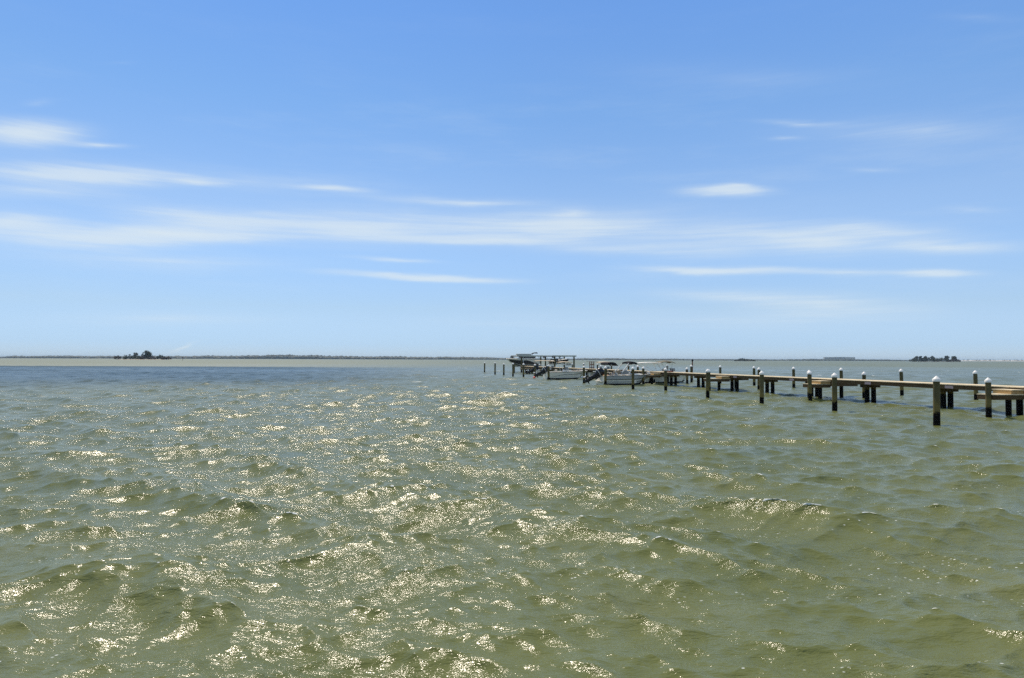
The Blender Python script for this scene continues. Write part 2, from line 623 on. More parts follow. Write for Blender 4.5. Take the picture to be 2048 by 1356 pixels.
def water_mat():
    m, t, b = mat('bay_water')
    g = t.new('ShaderNodeNewGeometry')
    p = g.outputs['Position']
    sp = t.new('ShaderNodeSeparateXYZ')
    t.l.new(p, sp.inputs[0])
    flat = t.new('ShaderNodeCombineXYZ')
    t.l.new(sp.outputs[0], flat.inputs[0])
    t.l.new(sp.outputs[1], flat.inputs[1])
    fp = flat.outputs[0]
    dist = t.vmath('LENGTH', fp)
    at_ = t.new('ShaderNodeAttribute', attribute_name='crest')
    crest = at_.outputs['Fac']
    # silt in the water: slow clouds of colour
    silt, _ = t.noise(t.mapping(fp, scale=(0.5, 0.8, 1)), 0.5, 4, 0.6)
    body = t.ramp(silt, [(0.28, (0.096, 0.112, 0.030)), (0.5, (0.118, 0.131, 0.038)), (0.74, (0.144, 0.152, 0.050))])
    # body colour turns from olive close in to grey-green farther out
    body = t.mix(t.smooth(dist, 12, 140, 0.0, 1.0), body, (0.128, 0.153, 0.102))
    # foam flecks near the sharpest crests
    fn, _ = t.noise(t.mapping(fp, scale=(1.0, 2.2, 1)), 3.2, 6, 0.75)
    foam = t.smooth(t.math('ADD', crest, t.math('MULTIPLY', fn, 0.9)), 1.38, 1.5)
    # loose bubbles drifting in lines
    vo = t.new('ShaderNodeTexVoronoi', feature='F1')
    t.put(vo.inputs['Vector'], t.mapping(fp, rot=(0, 0, 0.35), scale=(1.0, 1.9, 1)))
    vo.inputs['Scale'].default_value = 9.0
    ln, _ = t.noise(t.mapping(fp, rot=(0, 0, 0.35), scale=(0.22, 1.6, 1)), 1.0, 4, 0.6)
    bub = t.math('MULTIPLY', t.smooth(vo.outputs['Distance'], 0.17, 0.10), t.smooth(ln, 0.55, 0.62))
    # scattered whitecaps farther out
    wn, _ = t.noise(t.mapping(fp, scale=(0.4, 0.6, 1)), 0.55, 5, 0.7)
    wc = t.math('MULTIPLY', t.smooth(wn, 0.65, 0.69), t.smooth(dist, 35, 90))
    foam = t.math('MAXIMUM', t.math('MAXIMUM', foam, t.math('MULTIPLY', bub, 0.8)), t.math('MULTIPLY', wc, 0.75))
    colr = t.mix(foam, body, (0.72, 0.74, 0.70))
    t.l.new(colr, b.inputs['Base Color'])
    b.inputs['IOR'].default_value = 1.31
    # beyond the modelled ripples the sea is only statistically rough
    far = t.math('ADD', t.smooth(dist, 14, 90, 0.0, 0.12), t.smooth(dist, 150, 420, 0.0, 0.22))
    # gusts lie on the bay as broad patches of rougher and smoother water
    gw, _ = t.noise(t.mapping(fp, rot=(0, 0, 0.1), scale=(0.012, 0.05, 1)), 1.0, 5, 0.65)
    glitter_zone = t.math('MULTIPLY', t.smooth(sp.outputs[1], 170, 215), t.smooth(t.math('DIVIDE', sp.outputs[0], t.math('MAXIMUM', sp.outputs[1], 1.0)), 0.05, -0.45))  # far-left zone added to strengthen sun glitter through roughness and specular
    far = t.math('ADD', far, t.math('MULTIPLY', t.math('SUBTRACT', gw, 0.5), t.smooth(dist, 40, 160, 0.0, 0.5)))
    far = t.math('ADD', far, t.math('MULTIPLY', glitter_zone, 0.16))
    t.l.new(t.math('MULTIPLY_ADD', glitter_zone, 0.5, 0.5), b.inputs['Specular IOR Level'])
    rough = t.math('MAXIMUM', t.math('ADD', far, 0.165), 0.13)
    rough = t.math('MULTIPLY_ADD', foam, 0.5, rough)
    t.l.new(rough, b.inputs['Roughness'])
    # wind ripples, in gusty patches
    gust, _ = t.noise(t.mapping(fp, rot=(0, 0, 0.3), scale=(0.5, 0.9, 1)), 0.9, 4, 0.6)
    gust = t.smooth(gust, 0.34, 0.66, 0.5, 1.05)
    r1, _ = t.noise(t.mapping(p, rot=(0, 0, 0.25), scale=(0.32, 1.0, 1)), 8.0, 4, 0.62, 0.3)
    r2, _ = t.noise(t.mapping(p, rot=(0, 0, -0.35), scale=(0.5, 1.0, 1)), 22.0, 3, 0.65, 0.4)
    h = t.math('ADD', t.math('MULTIPLY', r1, 0.046), t.math('MULTIPLY', r2, 0.020))
    bp = t.new('ShaderNodeBump')
    bp.inputs['Distance'].default_value = 1.0
    t.l.new(t.math('MULTIPLY', gust, 0.9), bp.inputs['Strength'])
    t.l.new(h, bp.inputs['Height'])
    t.l.new(bp.outputs[0], b.inputs['Normal'])
    return m


build_water()

# ------------------------------------------------------------------ haze
m = bpy.data.materials.new('haze_air')
m.use_nodes = True
m.node_tree.nodes.clear()
t = NT(m.node_tree)
o_ = t.new('ShaderNodeOutputMaterial')
pv = t.new('ShaderNodeVolumePrincipled')
pv.inputs['Color'].default_value = (0.62, 0.80, 0.95, 1)
pv.inputs['Density'].default_value = 0.00007
pv.inputs['Anisotropy'].default_value = 0.0
t.l.new(pv.outputs[0], o_.inputs['Volume'])
hz = MB().box((0, 4000, 14), (24000, 16000, 36)).build('haze', m)
hz['kind'] = 'stuff'

# ------------------------------------------------------------------ the cloud overhead whose shadow lies on the bay at the left
def build_cloud():
    H = 420.0
    off = Vector((sd.x, sd.y, 0)) * (H / sd.z)

    def sst(v, a, b_):
        q = min(1, max(0, (v - a) / (b_ - a)))
        return q * q * (3 - 2 * q)
    xs = [-330 + 5.5 * i for i in range(62)]
    ys = [20 + 4.0 * j for j in range(54)]
    dens = []
    vs = []
    for side in (1, -1):
        for j, y_ in enumerate(ys):
            for i, x_ in enumerate(xs):
                wob = 9 * mnoise.noise((x_ * .02, y_ * .02, 3.0)) + 4 * mnoise.noise((x_ * .07, y_ * .07, 7.0))
                r_ = x_ / max(y_, 1)
                e = 1.1 * sst(y_ + .4 * wob + .05 * (x_ + 120), 211, 201) * sst(y_ + 1.5 * wob, 40, 108) * sst(r_ + .004 * wob, -.06, -.44) * sst(x_, -330, -290)
                e *= .85 + .3 * mnoise.noise((x_ * .03, y_ * .05, 11.0))
                e = max(0.0, e)
                dens.append(e)
                thick = (26 if side > 0 else 9) * math.sqrt(max(0, e)) * (1 + .4 * mnoise.noise((x_ * .04, y_ * .04, 20.0 * side))) + .3
                vs.append((x_ + off.x, y_ + off.y, H + side * thick))
    nx, ny = len(xs), len(ys)
    fs = []
    for sd_ in (0, 1):
        o_ = sd_ * nx * ny
        for j in range(ny - 1):
            for i in range(nx - 1):
                q = (o_ + j * nx + i, o_ + j * nx + i + 1, o_ + (j + 1) * nx + i + 1, o_ + (j + 1) * nx + i)
                fs.append(q if sd_ == 0 else q[::-1])
    rim = [i for i in range(nx)] + [j * nx + nx - 1 for j in range(1, ny)] + [(ny - 1) * nx + i for i in range(nx - 2, -1, -1)] + [j * nx for j in range(ny - 2, 0, -1)]
    for a, b_ in zip(rim, rim[1:] + rim[:1]):
        fs.append((a, a + nx * ny, b_ + nx * ny, b_))
    m_, t_, b2 = mat('cloud_vapour')
    t_.n.remove(b2)
    at_ = t_.new('ShaderNodeAttribute', attribute_name='vapour')
    df = t_.new('ShaderNodeBsdfDiffuse')
    df.inputs[0].default_value = (.9, .9, .9, 1)
    tl = t_.new('ShaderNodeBsdfTranslucent')
    tl.inputs[0].default_value = (.9, .9, .9, 1)
    ad = t_.new('ShaderNodeMixShader')
    t_.l.new(df.outputs[0], ad.inputs[1])
    t_.l.new(tl.outputs[0], ad.inputs[2])
    tr = t_.new('ShaderNodeBsdfTransparent')
    mx_ = t_.new('ShaderNodeMixShader')
    t_.l.new(t_.math('MULTIPLY', at_.outputs['Fac'], 0.88, clamp=True), mx_.inputs[0])
    t_.l.new(tr.outputs[0], mx_.inputs[1])
    t_.l.new(ad.outputs[0], mx_.inputs[2])
    t_.l.new(mx_.outputs[0], t_.n['Material Output'].inputs[0])
    mb_ = MB().add(vs, fs)
    o_ = mb_.build('cloud', m_, None, True)
    a_ = o_.data.attributes.new('vapour', 'FLOAT', 'POINT')
    if len(o_.data.vertices) == len(dens):
        a_.data.foreach_set('value', dens)
    structure(o_)


build_cloud()

# ------------------------------------------------------------------ dock frame
U = Vector((-0.2354, 1, 0)).normalized()     # along the dock, away from the camera
NV = Vector((U.y, -U.x, 0))                  # across it, to the far (right) side
DECK_Z, DECK_W = 1.30, 1.5
RZ_DOCK = math.atan2(-U.x, U.y)              # rotation of local Y onto U


def edge(Y):
    return Vector((23.2 - (Y - 31.5) * 0.2354, Y, 0))


Y0 = 12.0
dock = thing('dock', 'long narrow wooden dock on paired dark posts running out into the bay', 'dock', edge(Y0), RZ_DOCK)
# local frame: x across (0 near edge .. DECK_W far edge), y along
DL = (124.0 - Y0) / U.y


def dl(Y):
    return (Y - Y0) / U.y


mb = MB()
y = 0.0
while y < DL:
    wv = 0.14
    dz = random.uniform(-.0015, .0015)
    ex = random.uniform(-.012, .012)
    mb.box((DECK_W / 2 + ex, y + wv / 2, DECK_Z - 0.019 + dz), (DECK_W + .06, wv - 0.004, 0.038))
    y += wv
mb.build('deck_boards', 'deck', dock)
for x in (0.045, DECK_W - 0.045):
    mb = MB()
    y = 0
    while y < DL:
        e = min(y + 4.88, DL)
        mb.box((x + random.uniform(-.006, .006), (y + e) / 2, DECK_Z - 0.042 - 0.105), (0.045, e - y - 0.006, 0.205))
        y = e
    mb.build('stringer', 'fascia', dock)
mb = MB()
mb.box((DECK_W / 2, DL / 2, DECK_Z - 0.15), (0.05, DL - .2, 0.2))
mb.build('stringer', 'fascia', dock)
bents = [16.5, 21.5, 26.5, 31.6, 35.7, 41.0, 46.0, 50.9, 55.6, 61.0, 66.2, 71, 76, 80.6, 85, 90, 95, 100, 104.5, 109, 114, 119, 123.3]
for i, Y in enumerate(bents):
    cy = dl(Y)
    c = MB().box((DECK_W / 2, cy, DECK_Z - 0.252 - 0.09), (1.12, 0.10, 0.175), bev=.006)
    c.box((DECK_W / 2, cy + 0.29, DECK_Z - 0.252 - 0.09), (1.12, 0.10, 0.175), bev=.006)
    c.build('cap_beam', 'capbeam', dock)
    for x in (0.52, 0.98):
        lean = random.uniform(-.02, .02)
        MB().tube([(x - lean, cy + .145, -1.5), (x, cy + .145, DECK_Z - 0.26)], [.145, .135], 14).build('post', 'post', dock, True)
# pink blank plates on the near edge
for px, Y in ((1899, 35.0), (1745.5, 40.5), (1599, 47.5), (1499, 54.5)):
    MB().box((0.045 - 0.022 - 0.012, dl(Y), DECK_Z - 0.145), (0.012, 0.5, 0.15), bev=.003).build('slip_plate', 'plate', dock)

FZ = 1.0
# finger piers: (Y of centre line on near edge, side -1 near / +1 far)
fingers = [(31.3, -1, 1.95), (44.0, -1, 1.45), (45.9, 1, 2.15), (55.6, -1, 1.9), (58.6, 1, 2.15), (67.9, -1, 1.9), (71.2, 1, 2.15), (79.6, -1, 1.9), (83.4, 1, 2.1), (91.7, -1, 1.9), (104.0, -1, 1.9), (116, -1, 1.9)]
for i, (Y, side, fl) in enumerate(fingers):
    cy = dl(Y)
    x0, x1 = (-fl, -0.01) if side < 0 else (DECK_W + 0.01, DECK_W + fl)
    fp_ = MB()
    x = x0
    while x < x1 - 0.05:
        fp_.box((x + .07, cy, FZ - 0.019 + random.uniform(-.004, .004)), (0.132, 0.86, 0.038))
        x += 0.14
    f_ = fp_.build('finger_pier', 'deck', dock)
    fs = MB()
    for dy in (-0.39, 0.39):
        fs.box(((x0 + x1) / 2, cy + dy, FZ - 0.042 - 0.1), (x1 - x0 - 0.02, 0.045, 0.2))
    xe = x0 + .035 if side < 0 else x1 - .035
    fs.box((xe, cy, FZ - 0.042 - 0.1), (0.045, 0.73, 0.195))
    fs.build('finger_stringer', 'fascia', f_)
    xm = (x0 + x1) / 2 - side * 0.08
    for dy in (-0.22,):
        MB().tube([(xm, cy + dy, -1.5), (xm, cy + dy, FZ - 0.045)], .12, 14).build('finger_post', 'post', f_, True)

# steps up from the fingers
step_specs = [(31.5, -1, 'low wooden step on the finger pier at the right edge, nearest the camera'),
              (44.0, -1, 'low wooden step half hidden behind the thick capped pile, second finger pier'),
              (55.6, -1, 'low wooden step on the near finger pier left of the black box-like bent'),
              (67.9, -1, 'low wooden step beside the white tub on the cluttered finger pier')]
for Y, side, lab in step_specs:
    p = edge(Y) + NV * (-0.42)
    s = thing('dock_step', lab, 'step', (p.x, p.y, FZ + 0.002), RZ_DOCK, 'wooden steps on the finger piers')
    MB().box((0, 0, 0.175), (0.72, 1.0, 0.04), bev=.005).build('tread', 'deck', s)
    b_ = MB()
    b_.box((-0.33, 0, 0.077), (0.04, 0.9, 0.152)).box((0.33, 0, 0.077), (0.04, 0.9, 0.152))
    b_.box((0, -0.43, 0.077), (0.615, 0.04, 0.15)).box((0, 0.43, 0.077), (0.615, 0.04, 0.15))
    b_.build('riser', 'box', s)

# ------------------------------------------------------------------ mooring piles


def make_pile(p, top, rad, label, group, capped=True, double=False):
    s = thing('mooring_pile', label, 'mooring pile', (p.x, p.y, 0), random.uniform(0, 6.28), group)
    lean = R(random.uniform(-1.1, 1.1)), R(random.uniform(-0.9, 0.9))
    s.rotation_euler = (lean[0], lean[1], s.rotation_euler[2])
    capz = top - (0.15 if capped else 0)
    n = 7
    prof = []
    for i in range(n + 1):
        z = -1.6 + (capz + 1.6) * i / n
        prof.append((rad * (1.06 - 0.10 * i / n) * random.uniform(0.985, 1.015), z))
    MB().lathe(prof, 18, jit=0.03).build('shaft', 'pile', s, True)
    if capped:
        r_ = rad * 1.2
        prof = [(r_ * .96, capz - 0.075), (r_, capz - 0.07), (r_, capz + 0.012), (r_ * .93, capz + 0.03), (r_ * .5, capz + 0.095), (r_ * .15, capz + 0.142), (0.012, capz + 0.15)]
        c = MB().lathe(prof, 20)
        c.build('cap', 'cap', s, True)
        if double:
            pass
    return s


G1 = 'mooring piles along the near side of the dock'
G2 = 'mooring piles beyond the far side of the dock'
# px of foot, py of foot, py of top, label, group
PILES = [
    (969, 746, 724.0, 'slender capped pile standing farthest left, alone in open water', G1),
    (990, 749, 724.0, 'slender capped pile second from the left in open water', G1),
    (1007.6, 751, 726.2, 'slender capped pile in open water just left of the navy boat bow', G1),
    (1026, 753, 725.5, 'slender capped pile right below the bow of the lifted navy boat', G1),
    (1047, 755, 726.5, 'capped pile in front of the grey lift post under the navy boat', G1),
    (1069.5, 756.5, 727.5, 'capped pile between the two tilted black outboards at the left', G1),
    (1097.5, 760.5, 728.8, 'capped pile crossing the stern of the white centre console boat', G1),
    (1168, 766.5, 731.0, 'capped pile beside the propeller of the grey bowrider outboard', G1),
    (1211, 772, 732.2, 'capped pile in front of the orange sunpad of the bowrider', G1),
    (1266, 779, 733.2, 'capped pile in front of the bow half of the grey striped bowrider', G1),
    (1331.5, 783.5, 735.3, 'greenish capped pile in front of the olive canopy boat', G1),
    (1415.5, 794, 737.8, 'capped pile overlapping a finger end pile left of a tan finger pier', G1),
    (1523.5, 808, 741.4, 'greenish leaning capped pile with wet black foot, middle of the right half', G1),
    (1669.5, 821.5, 745.4, 'thick greenish capped pile in front of the second finger pier', G1),
    (1873.5, 847, 751.8, 'tallest and thickest capped pile, nearest the camera, yellowish above its black foot', G1),
    (1977.5, 833.5, 755.0, 'thick capped pile at the outer corner of the rightmost finger pier', G1),
    (1286.8, 770.5, 733.0, 'black-footed capped pile at the outer end of the cluttered finger pier', G1),
    (1418.5, 783, 738.2, 'darker capped pile peeking out right behind its overlapping neighbour', G1),
    (1620.5, 800, 741.5, 'capped pile with dark lower half at the left end of a finger pier', G1),
    (1196.8, 752, 732.4, 'capped pile beside the reddish slatted rack on the dock', G1),
    (1167.5, 750, 726.0, 'short-looking capped pile top showing beyond the dock, right of the lift frame', G2),
    (1144.5, 745.5, 726.5, 'capped pile beside the rightmost post of the jet ski lift', G2),
    (1079.5, 747, 728.2, 'small capped pile under the cream canopy, behind the dock', G2),
    (1195, 752, 726.7, 'capped pile showing between the slatted rack and the black folded bimini', G2),
    (1201.5, 755, 730.2, 'capped pile top left of the black folded bimini, low behind the dock', G2),
    (1223, 751, 727.0, 'capped pile rising behind the black folded bimini', G2),
    (1256.8, 757, 728.6, 'capped pile seen between the white tower struts of the bowrider', G2),
    (1275.8, 763, 730.2, 'capped pile under the left end of the long white canopy', G2),
    (1334.8, 760, 728.3, 'capped pile under the right half of the olive canopy', G2),
    (1374.5, 769, 734.6, 'capped pile at the end of a far finger pier, left of the tall thin pole', G2),
    (1383, 764, 729.6, 'capped pile half hidden by the tall thin dark pole', G2),
    (1440.5, 768, 730.6, 'capped pile behind the dock, right of the tall thin dark pole', G2),
    (1508.5, 772, 732.2, 'capped pile behind the dock, left of the two stacked-looking caps', G2),
    (1517.8, 780, 734.6, 'capped pile just behind and left of the leaning greenish pile', G2),
    (1587.6, 777, 733.6, 'capped pile alone behind an empty stretch of dock, mid right', G2),
    (1683.3, 784.5, 735.6, 'capped pile behind the dock, right of the thick pile at the second finger', G2),
    (1728.5, 796.5, 743.2, 'capped pile at the end of the far finger pier near the pink plate', G2),
    (1804, 792, 737.6, 'capped pile behind the dock between the pink plates, left of the tallest pile', G2),
    (1952.5, 802, 740.6, 'rightmost capped pile behind the dock, lit yellow at its left edge', G2),
    (1618.5, 797, 739.8, 'capped pile hidden behind another, its cap showing just above the other cap', G2),
]
for (px, by, ty, lab, grp) in PILES:
    p = at(px, by, 0)
    d = ray(px, ty)
    top = CAMH + d.z / d.y * p.y
    rad = 0.118 if p.y < 60 else 0.125
    if 'thickest' in lab or 'second finger' in lab:
        rad = 0.125
    make_pile(p, top, rad, lab, grp)
# bare dark pile behind the one under the navy bow
p = at(1028.6, 746)
make_pile(p, 1.75, .11, 'bare uncapped dark pile close behind the capped pile under the navy bow', G2, capped=False)

# tall thin pole
p = at(1384.5, 763)
pl = thing('pole', 'tall thin dark pole with a small head standing behind the dock', 'pole', (p.x, p.y, 0))
ph_ = CAMH + ray(1384.8, 718).z / ray(1384.8, 718).y * p.y
MB().tube([(0, 0, -1.2), (0, 0, 0.9), (0.03, 0, ph_ - .28)], [.13, .085, .065], 10).build('shaft', 'redbrown', pl, True)
MB().lathe([(.05, ph_ - .30), (.11, ph_ - .22), (.11, ph_ - .1), (.03, ph_)], 10, (0.03, 0, 0)).build('pole_head', 'black', pl, True)

# reddish slatted rack on the dock
p = edge(88.5) + NV * 0.6
rk = thing('slatted_rack', 'upright rack of three reddish boards standing on the dock', 'rack', (p.x, p.y, DECK_Z + 0.001), 0.05)
for x in (-.26, 0, .26):
    MB().box((x, 0, 0.48), (0.12, 0.045, 0.95), bev=.008).build('slat', 'redwood', rk)
MB().box((0, -.036, 0.55), (0.66, 0.025, 0.10)).box((0, -.036, 0.15), (0.66, 0.025, 0.10)).build('cross_rail', 'redwood', rk)
MB().tube([(-.75, -.07, 0.955), (.75, -.07, 0.93)], .018, 6).build('rod', 'redwood', rk)

# small things on the dock
def dock_item(Y, across, z=DECK_Z):
    q = edge(Y) + NV * across
    return Vector((q.x, q.y, z))


q = dock_item(66.6, 0.55)
o = MB().box((0, 0, 0.05), (0.34, 0.55, 0.09), bev=.03).box((0, 0, 0.11), (0.28, 0.5, 0.04), bev=.015).build('cushion', 'darkred')
o.location = q + Vector((0, 0, -.009 + .004))
o.rotation_euler = (0, 0, RZ_DOCK + 0.5)
tag(o, 'low dark red cushion lying on the dock right of the olive canopy', 'cushion')
q = dock_item(67.9, -1.15, FZ)
tb = thing('tub', 'small white tub sitting on the cluttered finger pier', 'tub', q + Vector((0, 0, .004)), 0.3)
MB().lathe([(.13, 0), (.155, .26), (.165, .26), (.165, .29)], 14).build('body', 'cap', tb, True)
MB().lathe([(.17, .292), (.17, .32), (.05, .335)], 14).build('lid', 'cap', tb, True)
# coiled dark hose
mb = MB()
pts = []
for i in range(90):
    a = i * 0.42
    rr = 0.28 - 0.0012 * i + 0.03 * math.sin(i * .9)
    pts.append((rr * math.cos(a) * 1.2, rr * math.sin(a) * .8, 0.03 + 0.0026 * i))
mb.tube(pts, .03, 6)
o = mb.build('hose_coil', 'rope', None, True)
o.location = dock_item(67.9, -1.65, FZ) + Vector((0, 0, .004))
tag(o, 'heap of coiled dark hose on the cluttered finger pier', 'hose')
# little white number board hanging near the bow pile
q = at(1270.5, 767, 0)
pz = CAMH + ray(1270.5, 763.5).z / ray(1270.5, 763.5).y * 58.2
bd = thing('mooring_plate', 'small white square plate with a dark dot on the pile by the bowrider', 'plate', (xat(1270.5, 58.2), 58.2, pz), 0.0)
MB().box((0, 0, 0), (0.15, 0.02, 0.16), bev=.004).build('board', 'cap', bd)
MB().lathe([(.03, -.003), (.03, .003)], 10, (0, -.0135, 0), rot=Matrix.Rotation(math.pi / 2, 3, 'X')).build('dot', 'black', bd)

# ------------------------------------------------------------------ boats
# local frame: x forward (0 = transom), y to port, z = 0 at the waterline


def hull_sections(L, B, Fb, n=22, sheer=0.22, keel=-0.28, cock=(0.07, 0.62), floor=0.12, deckflat=0.05):
    outer, inner, info = [], [], []
    for i in range(n + 1):
        t_ = i / n
        t_ = 1 - (1 - t_) ** 1.15
        k = max(0, (t_ - 0.42) / 0.58)
        hb = B / 2 * (0.93 + 0.07 * min(1, t_ / 0.35)) * max(0.02, 1 - k ** 2.5)
        g = Fb * (1 + sheer * t_ ** 2)
        rise = max(0, (t_ - 0.60) / 0.40)
        zk = keel + (g * 0.92 - keel) * rise ** 2.6
        yc = hb * (0.86 - 0.45 * rise)
        zc = keel + 0.24 + (g * 0.55 - keel - 0.1) * rise ** 1.8
        zc = min(zc, g * .85)
        xg = t_ * L
        xk = xg - 0.10 * L * rise ** 1.2
        xc = xg - 0.05 * L * rise
        zm = (zc + g) / 2
        ym = (yc + hb) / 2 + 0.02 * hb - 0.10 * hb * rise
        side = [(xk, 0, zk), ((xk + xc) / 2, yc * .55, (zk + zc) / 2 - 0.02), (xc, yc, zc), ((xc + xg) / 2, ym, zm), (xg, hb, g)]
        info.append((xg, hb, g, xc, yc, zc, xk, zk))
        outer.append(side)
        lip = min(.13, hb * .6)
        if t_ < cock[0]:
            fz = g - 0.10
        elif t_ < cock[1]:
            fz = floor
        else:
            fz = g + deckflat * (1 - t_) / max(.01, 1 - cock[1])
        inner.append([(xg, hb, g), (xg, hb - lip * .5, g + .015), (xg, hb - lip, g), (xg, max(hb - lip - .02, 0), fz), (xg, 0, fz + (.03 if t_ >= cock[1] else 0))])
    return outer, inner, info


def both(rows):
    res = []
    for s in rows:
        res.append([Vector(q) for q in s] + [Vector((q[0], -q[1], q[2])) for q in reversed(s[:-1] if abs(s[-1][1]) < 1e-6 else s)])
    return res


def make_hull(root, L, B, Fb, hullmat='gel', deckmat='gel', stripe=None, stripe_pos=(0.55, 0.68), **kw):
    outer, inner, info = hull_sections(L, B, Fb, **kw)
    rings = []
    for s in outer:
        rings.append([Vector((q[0], -q[1], q[2])) for q in reversed(s)] + [Vector(q) for q in s[1:]])
    mb = MB()
    mb.loft(rings, closed=False, caps=False)
    nn = len(rings[0])
    mb.add(rings[0], [tuple(range(nn))])
    mb.add(rings[-1], [tuple(range(nn - 1, -1, -1))])
    fixnormals(mb.build('hull', hullmat, root, True))
    rings = []
    for s in inner:
        rings.append([Vector(q) for q in s] + [Vector((q[0], -q[1], q[2])) for q in reversed(s[:-1])])
    mb = MB()
    mb.loft(rings, closed=False, caps=False)
    nn = len(rings[0])
    mb.add(rings[0], [tuple(range(nn))])
    mb.build('deck', deckmat, root, True)
    # rub rail all round
    pts = [Vector((q[0], q[1] + .012, q[2] - .03)) for q in info] if False else None
    for sgn in (1, -1):
        MB().tube([(q[0], sgn * (q[1] + .01), q[2] - .035) for q in info], .024, 6).build('rub_rail', 'stripe' if hullmat != 'navy' else 'gel', root, True)
    if stripe:
        a, b_ = stripe_pos
        for sgn in (1, -1):
            mb = MB()
            r_ = []
            for q in info[1:-2]:
                xg, hb, g, xc, yc, zc, xk, zk = q
                row = []
                for u in (a, b_):
                    u = u if stripe == 'gelgrey' or hullmat != 'gel' or a == 0 else .2 + (u - .2) * min(1, xg / L / .38)
                    row.append(Vector((xc + (xg - xc) * u, sgn * (yc + (hb - yc) * u + .022 + 0.03 * hb * (1 - abs(2 * u - 1))), zc + (g - zc) * u)))
                r_.append([row[0], row[1], row[1] - Vector((0, sgn * .012, 0)), row[0] - Vector((0, sgn * .012, 0))])
            mb.loft(r_)
            fixnormals(mb.build('stripe', stripe, root))
    # dark bottom paint showing along the waterline
    for sgn in (1, -1):
        r_ = []
        for q in info[:-5]:
            xg, hb, g, xc, yc, zc, xk, zk = q
            u = .16
            yt = yc + (hb - yc) * u + .018
            r_.append([Vector((xc, sgn * (yc + .02), zc - .02)), Vector((xc + (xg - xc) * u, sgn * yt, zc + (g - zc) * u)), Vector((xc + (xg - xc) * u, sgn * (yt - .012), zc + (g - zc) * u)), Vector((xc, sgn * (yc * .6), zc - .06))])
        mb = MB()
        mb.loft(r_)
        fixnormals(mb.build('boot_stripe', 'antifoul', root))
    return info


def outboard(root, x, z, y=0.0, tilt=55, s=1.0):
    # built upright, then tilted about the pivot: cowl up and forward, propeller out aft
    RM = Matrix.Rotation(R(tilt), 3, 'Y')
    piv = Vector((x, y, z))

    def tr(vs):
        return [RM @ (Vector(q) * s) + piv for q in vs]

    def sec(cx, z_, lx, ly, n=14, pw=2.6):
        r_ = []
        for k in range(n):
            a = 2 * math.pi * k / n
            c_, s_ = math.cos(a), math.sin(a)
            r_.append((cx + lx * abs(c_) ** (2 / pw) * (1 if c_ > 0 else -1), ly * abs(s_) ** (2 / pw) * (1 if s_ > 0 else -1), z_))
        return r_
    mid = MB().loft([tr(q) for q in (sec(-.30, -1.02, .10, .035), sec(-.28, -.62, .16, .05), sec(-.26, -.30, .15, .08), sec(-.26, .02, .19, .13), sec(-.26, .12, .24, .17))])
    mid.loft([tr(q) for q in (sec(-.55, -.86, .02, .02), sec(-.42, -.86, .05, .05), sec(-.25, -.86, .05, .05), sec(-.08, -.86, .01, .01))]) if False else None
    mid.tube(tr([(-.60, 0, -.80), (-.50, 0, -.80), (-.10, 0, -.80), (0.03, 0, -.80)]), [.05, .075, .07, .015], 10)
    mid.box(RM @ (Vector((-.36, 0, -.56)) * s) + piv, (0.46 * s, 0.20 * s, 0.02 * s), RM)
    mid.box(RM @ (Vector((-.09, 0, -.05)) * s) + piv, (0.18 * s, 0.26 * s, 0.34 * s), RM)
    mo = mid.build('outboard_motor', 'black', root, True)
    fixnormals(mo)
    cw = MB().loft([tr(q) for q in (sec(-.27, .12, .25, .18), sec(-.28, .20, .31, .22), sec(-.28, .42, .32, .22), sec(-.25, .58, .26, .19), sec(-.22, .64, .14, .10))])
    fixnormals(cw.build('cowl', 'black', mo, True))
    cs = MB().loft([tr(q) for q in (sec(-.285, .165, .325, .228), sec(-.285, .215, .33, .232))])
    fixnormals(cs.build('cowl_band', 'gelgrey', mo, True))
    pr = MB()
    hub = RM @ (Vector((-.62, 0, -.80)) * s) + piv
    ax = RM @ Vector((-1, 0, 0))
    for k in range(3):
        q = Matrix.Rotation(2 * math.pi * k / 3, 3, ax)
        d = q @ (RM @ Vector((0, 0, 1)))
        e = ax.cross(d)
        vs = [hub + d * .05 * s - e * .03 * s, hub + d * .15 * s - e * .08 * s + ax * .02, hub + d * .19 * s, hub + d * .15 * s + e * .08 * s - ax * .02, hub + d * .05 * s + e * .03 * s]
        pr.add(vs + [v_ + ax * .012 for v_ in vs], [(0, 1, 2, 3, 4), (9, 8, 7, 6, 5), (0, 5, 6, 1), (1, 6, 7, 2), (2, 7, 8, 3), (3, 8, 9, 4), (4, 9, 5, 0)])
    pr.build('propeller', 'alu', mo)
    return mo


def canopy_mesh(x0, x1, w_, z, crown=0.08, th=0.07, droop=0.0, n=10):
    rings = []
    for i in range(n + 1):
        u = i / n
        x = x0 + (x1 - x0) * u
        e = 1 - abs(2 * u - 1) ** 6 * 0.12
        arch = crown * (1 - (2 * u - 1) ** 2) - droop * u
        row = []
        m_ = 8
        for k in range(m_ + 1):
            v = -1 + 2 * k / m_
            row.append(Vector((x, v * w_ / 2 * e, z + arch + crown * .7 * (1 - v * v) + th / 2)))
        for k in range(m_, -1, -1):
            v = -1 + 2 * k / m_
            row.append(Vector((x, v * w_ / 2 * e, z + arch + crown * .7 * (1 - v * v) - th / 2)))
        rings.append(row)
    return MB().loft(rings)


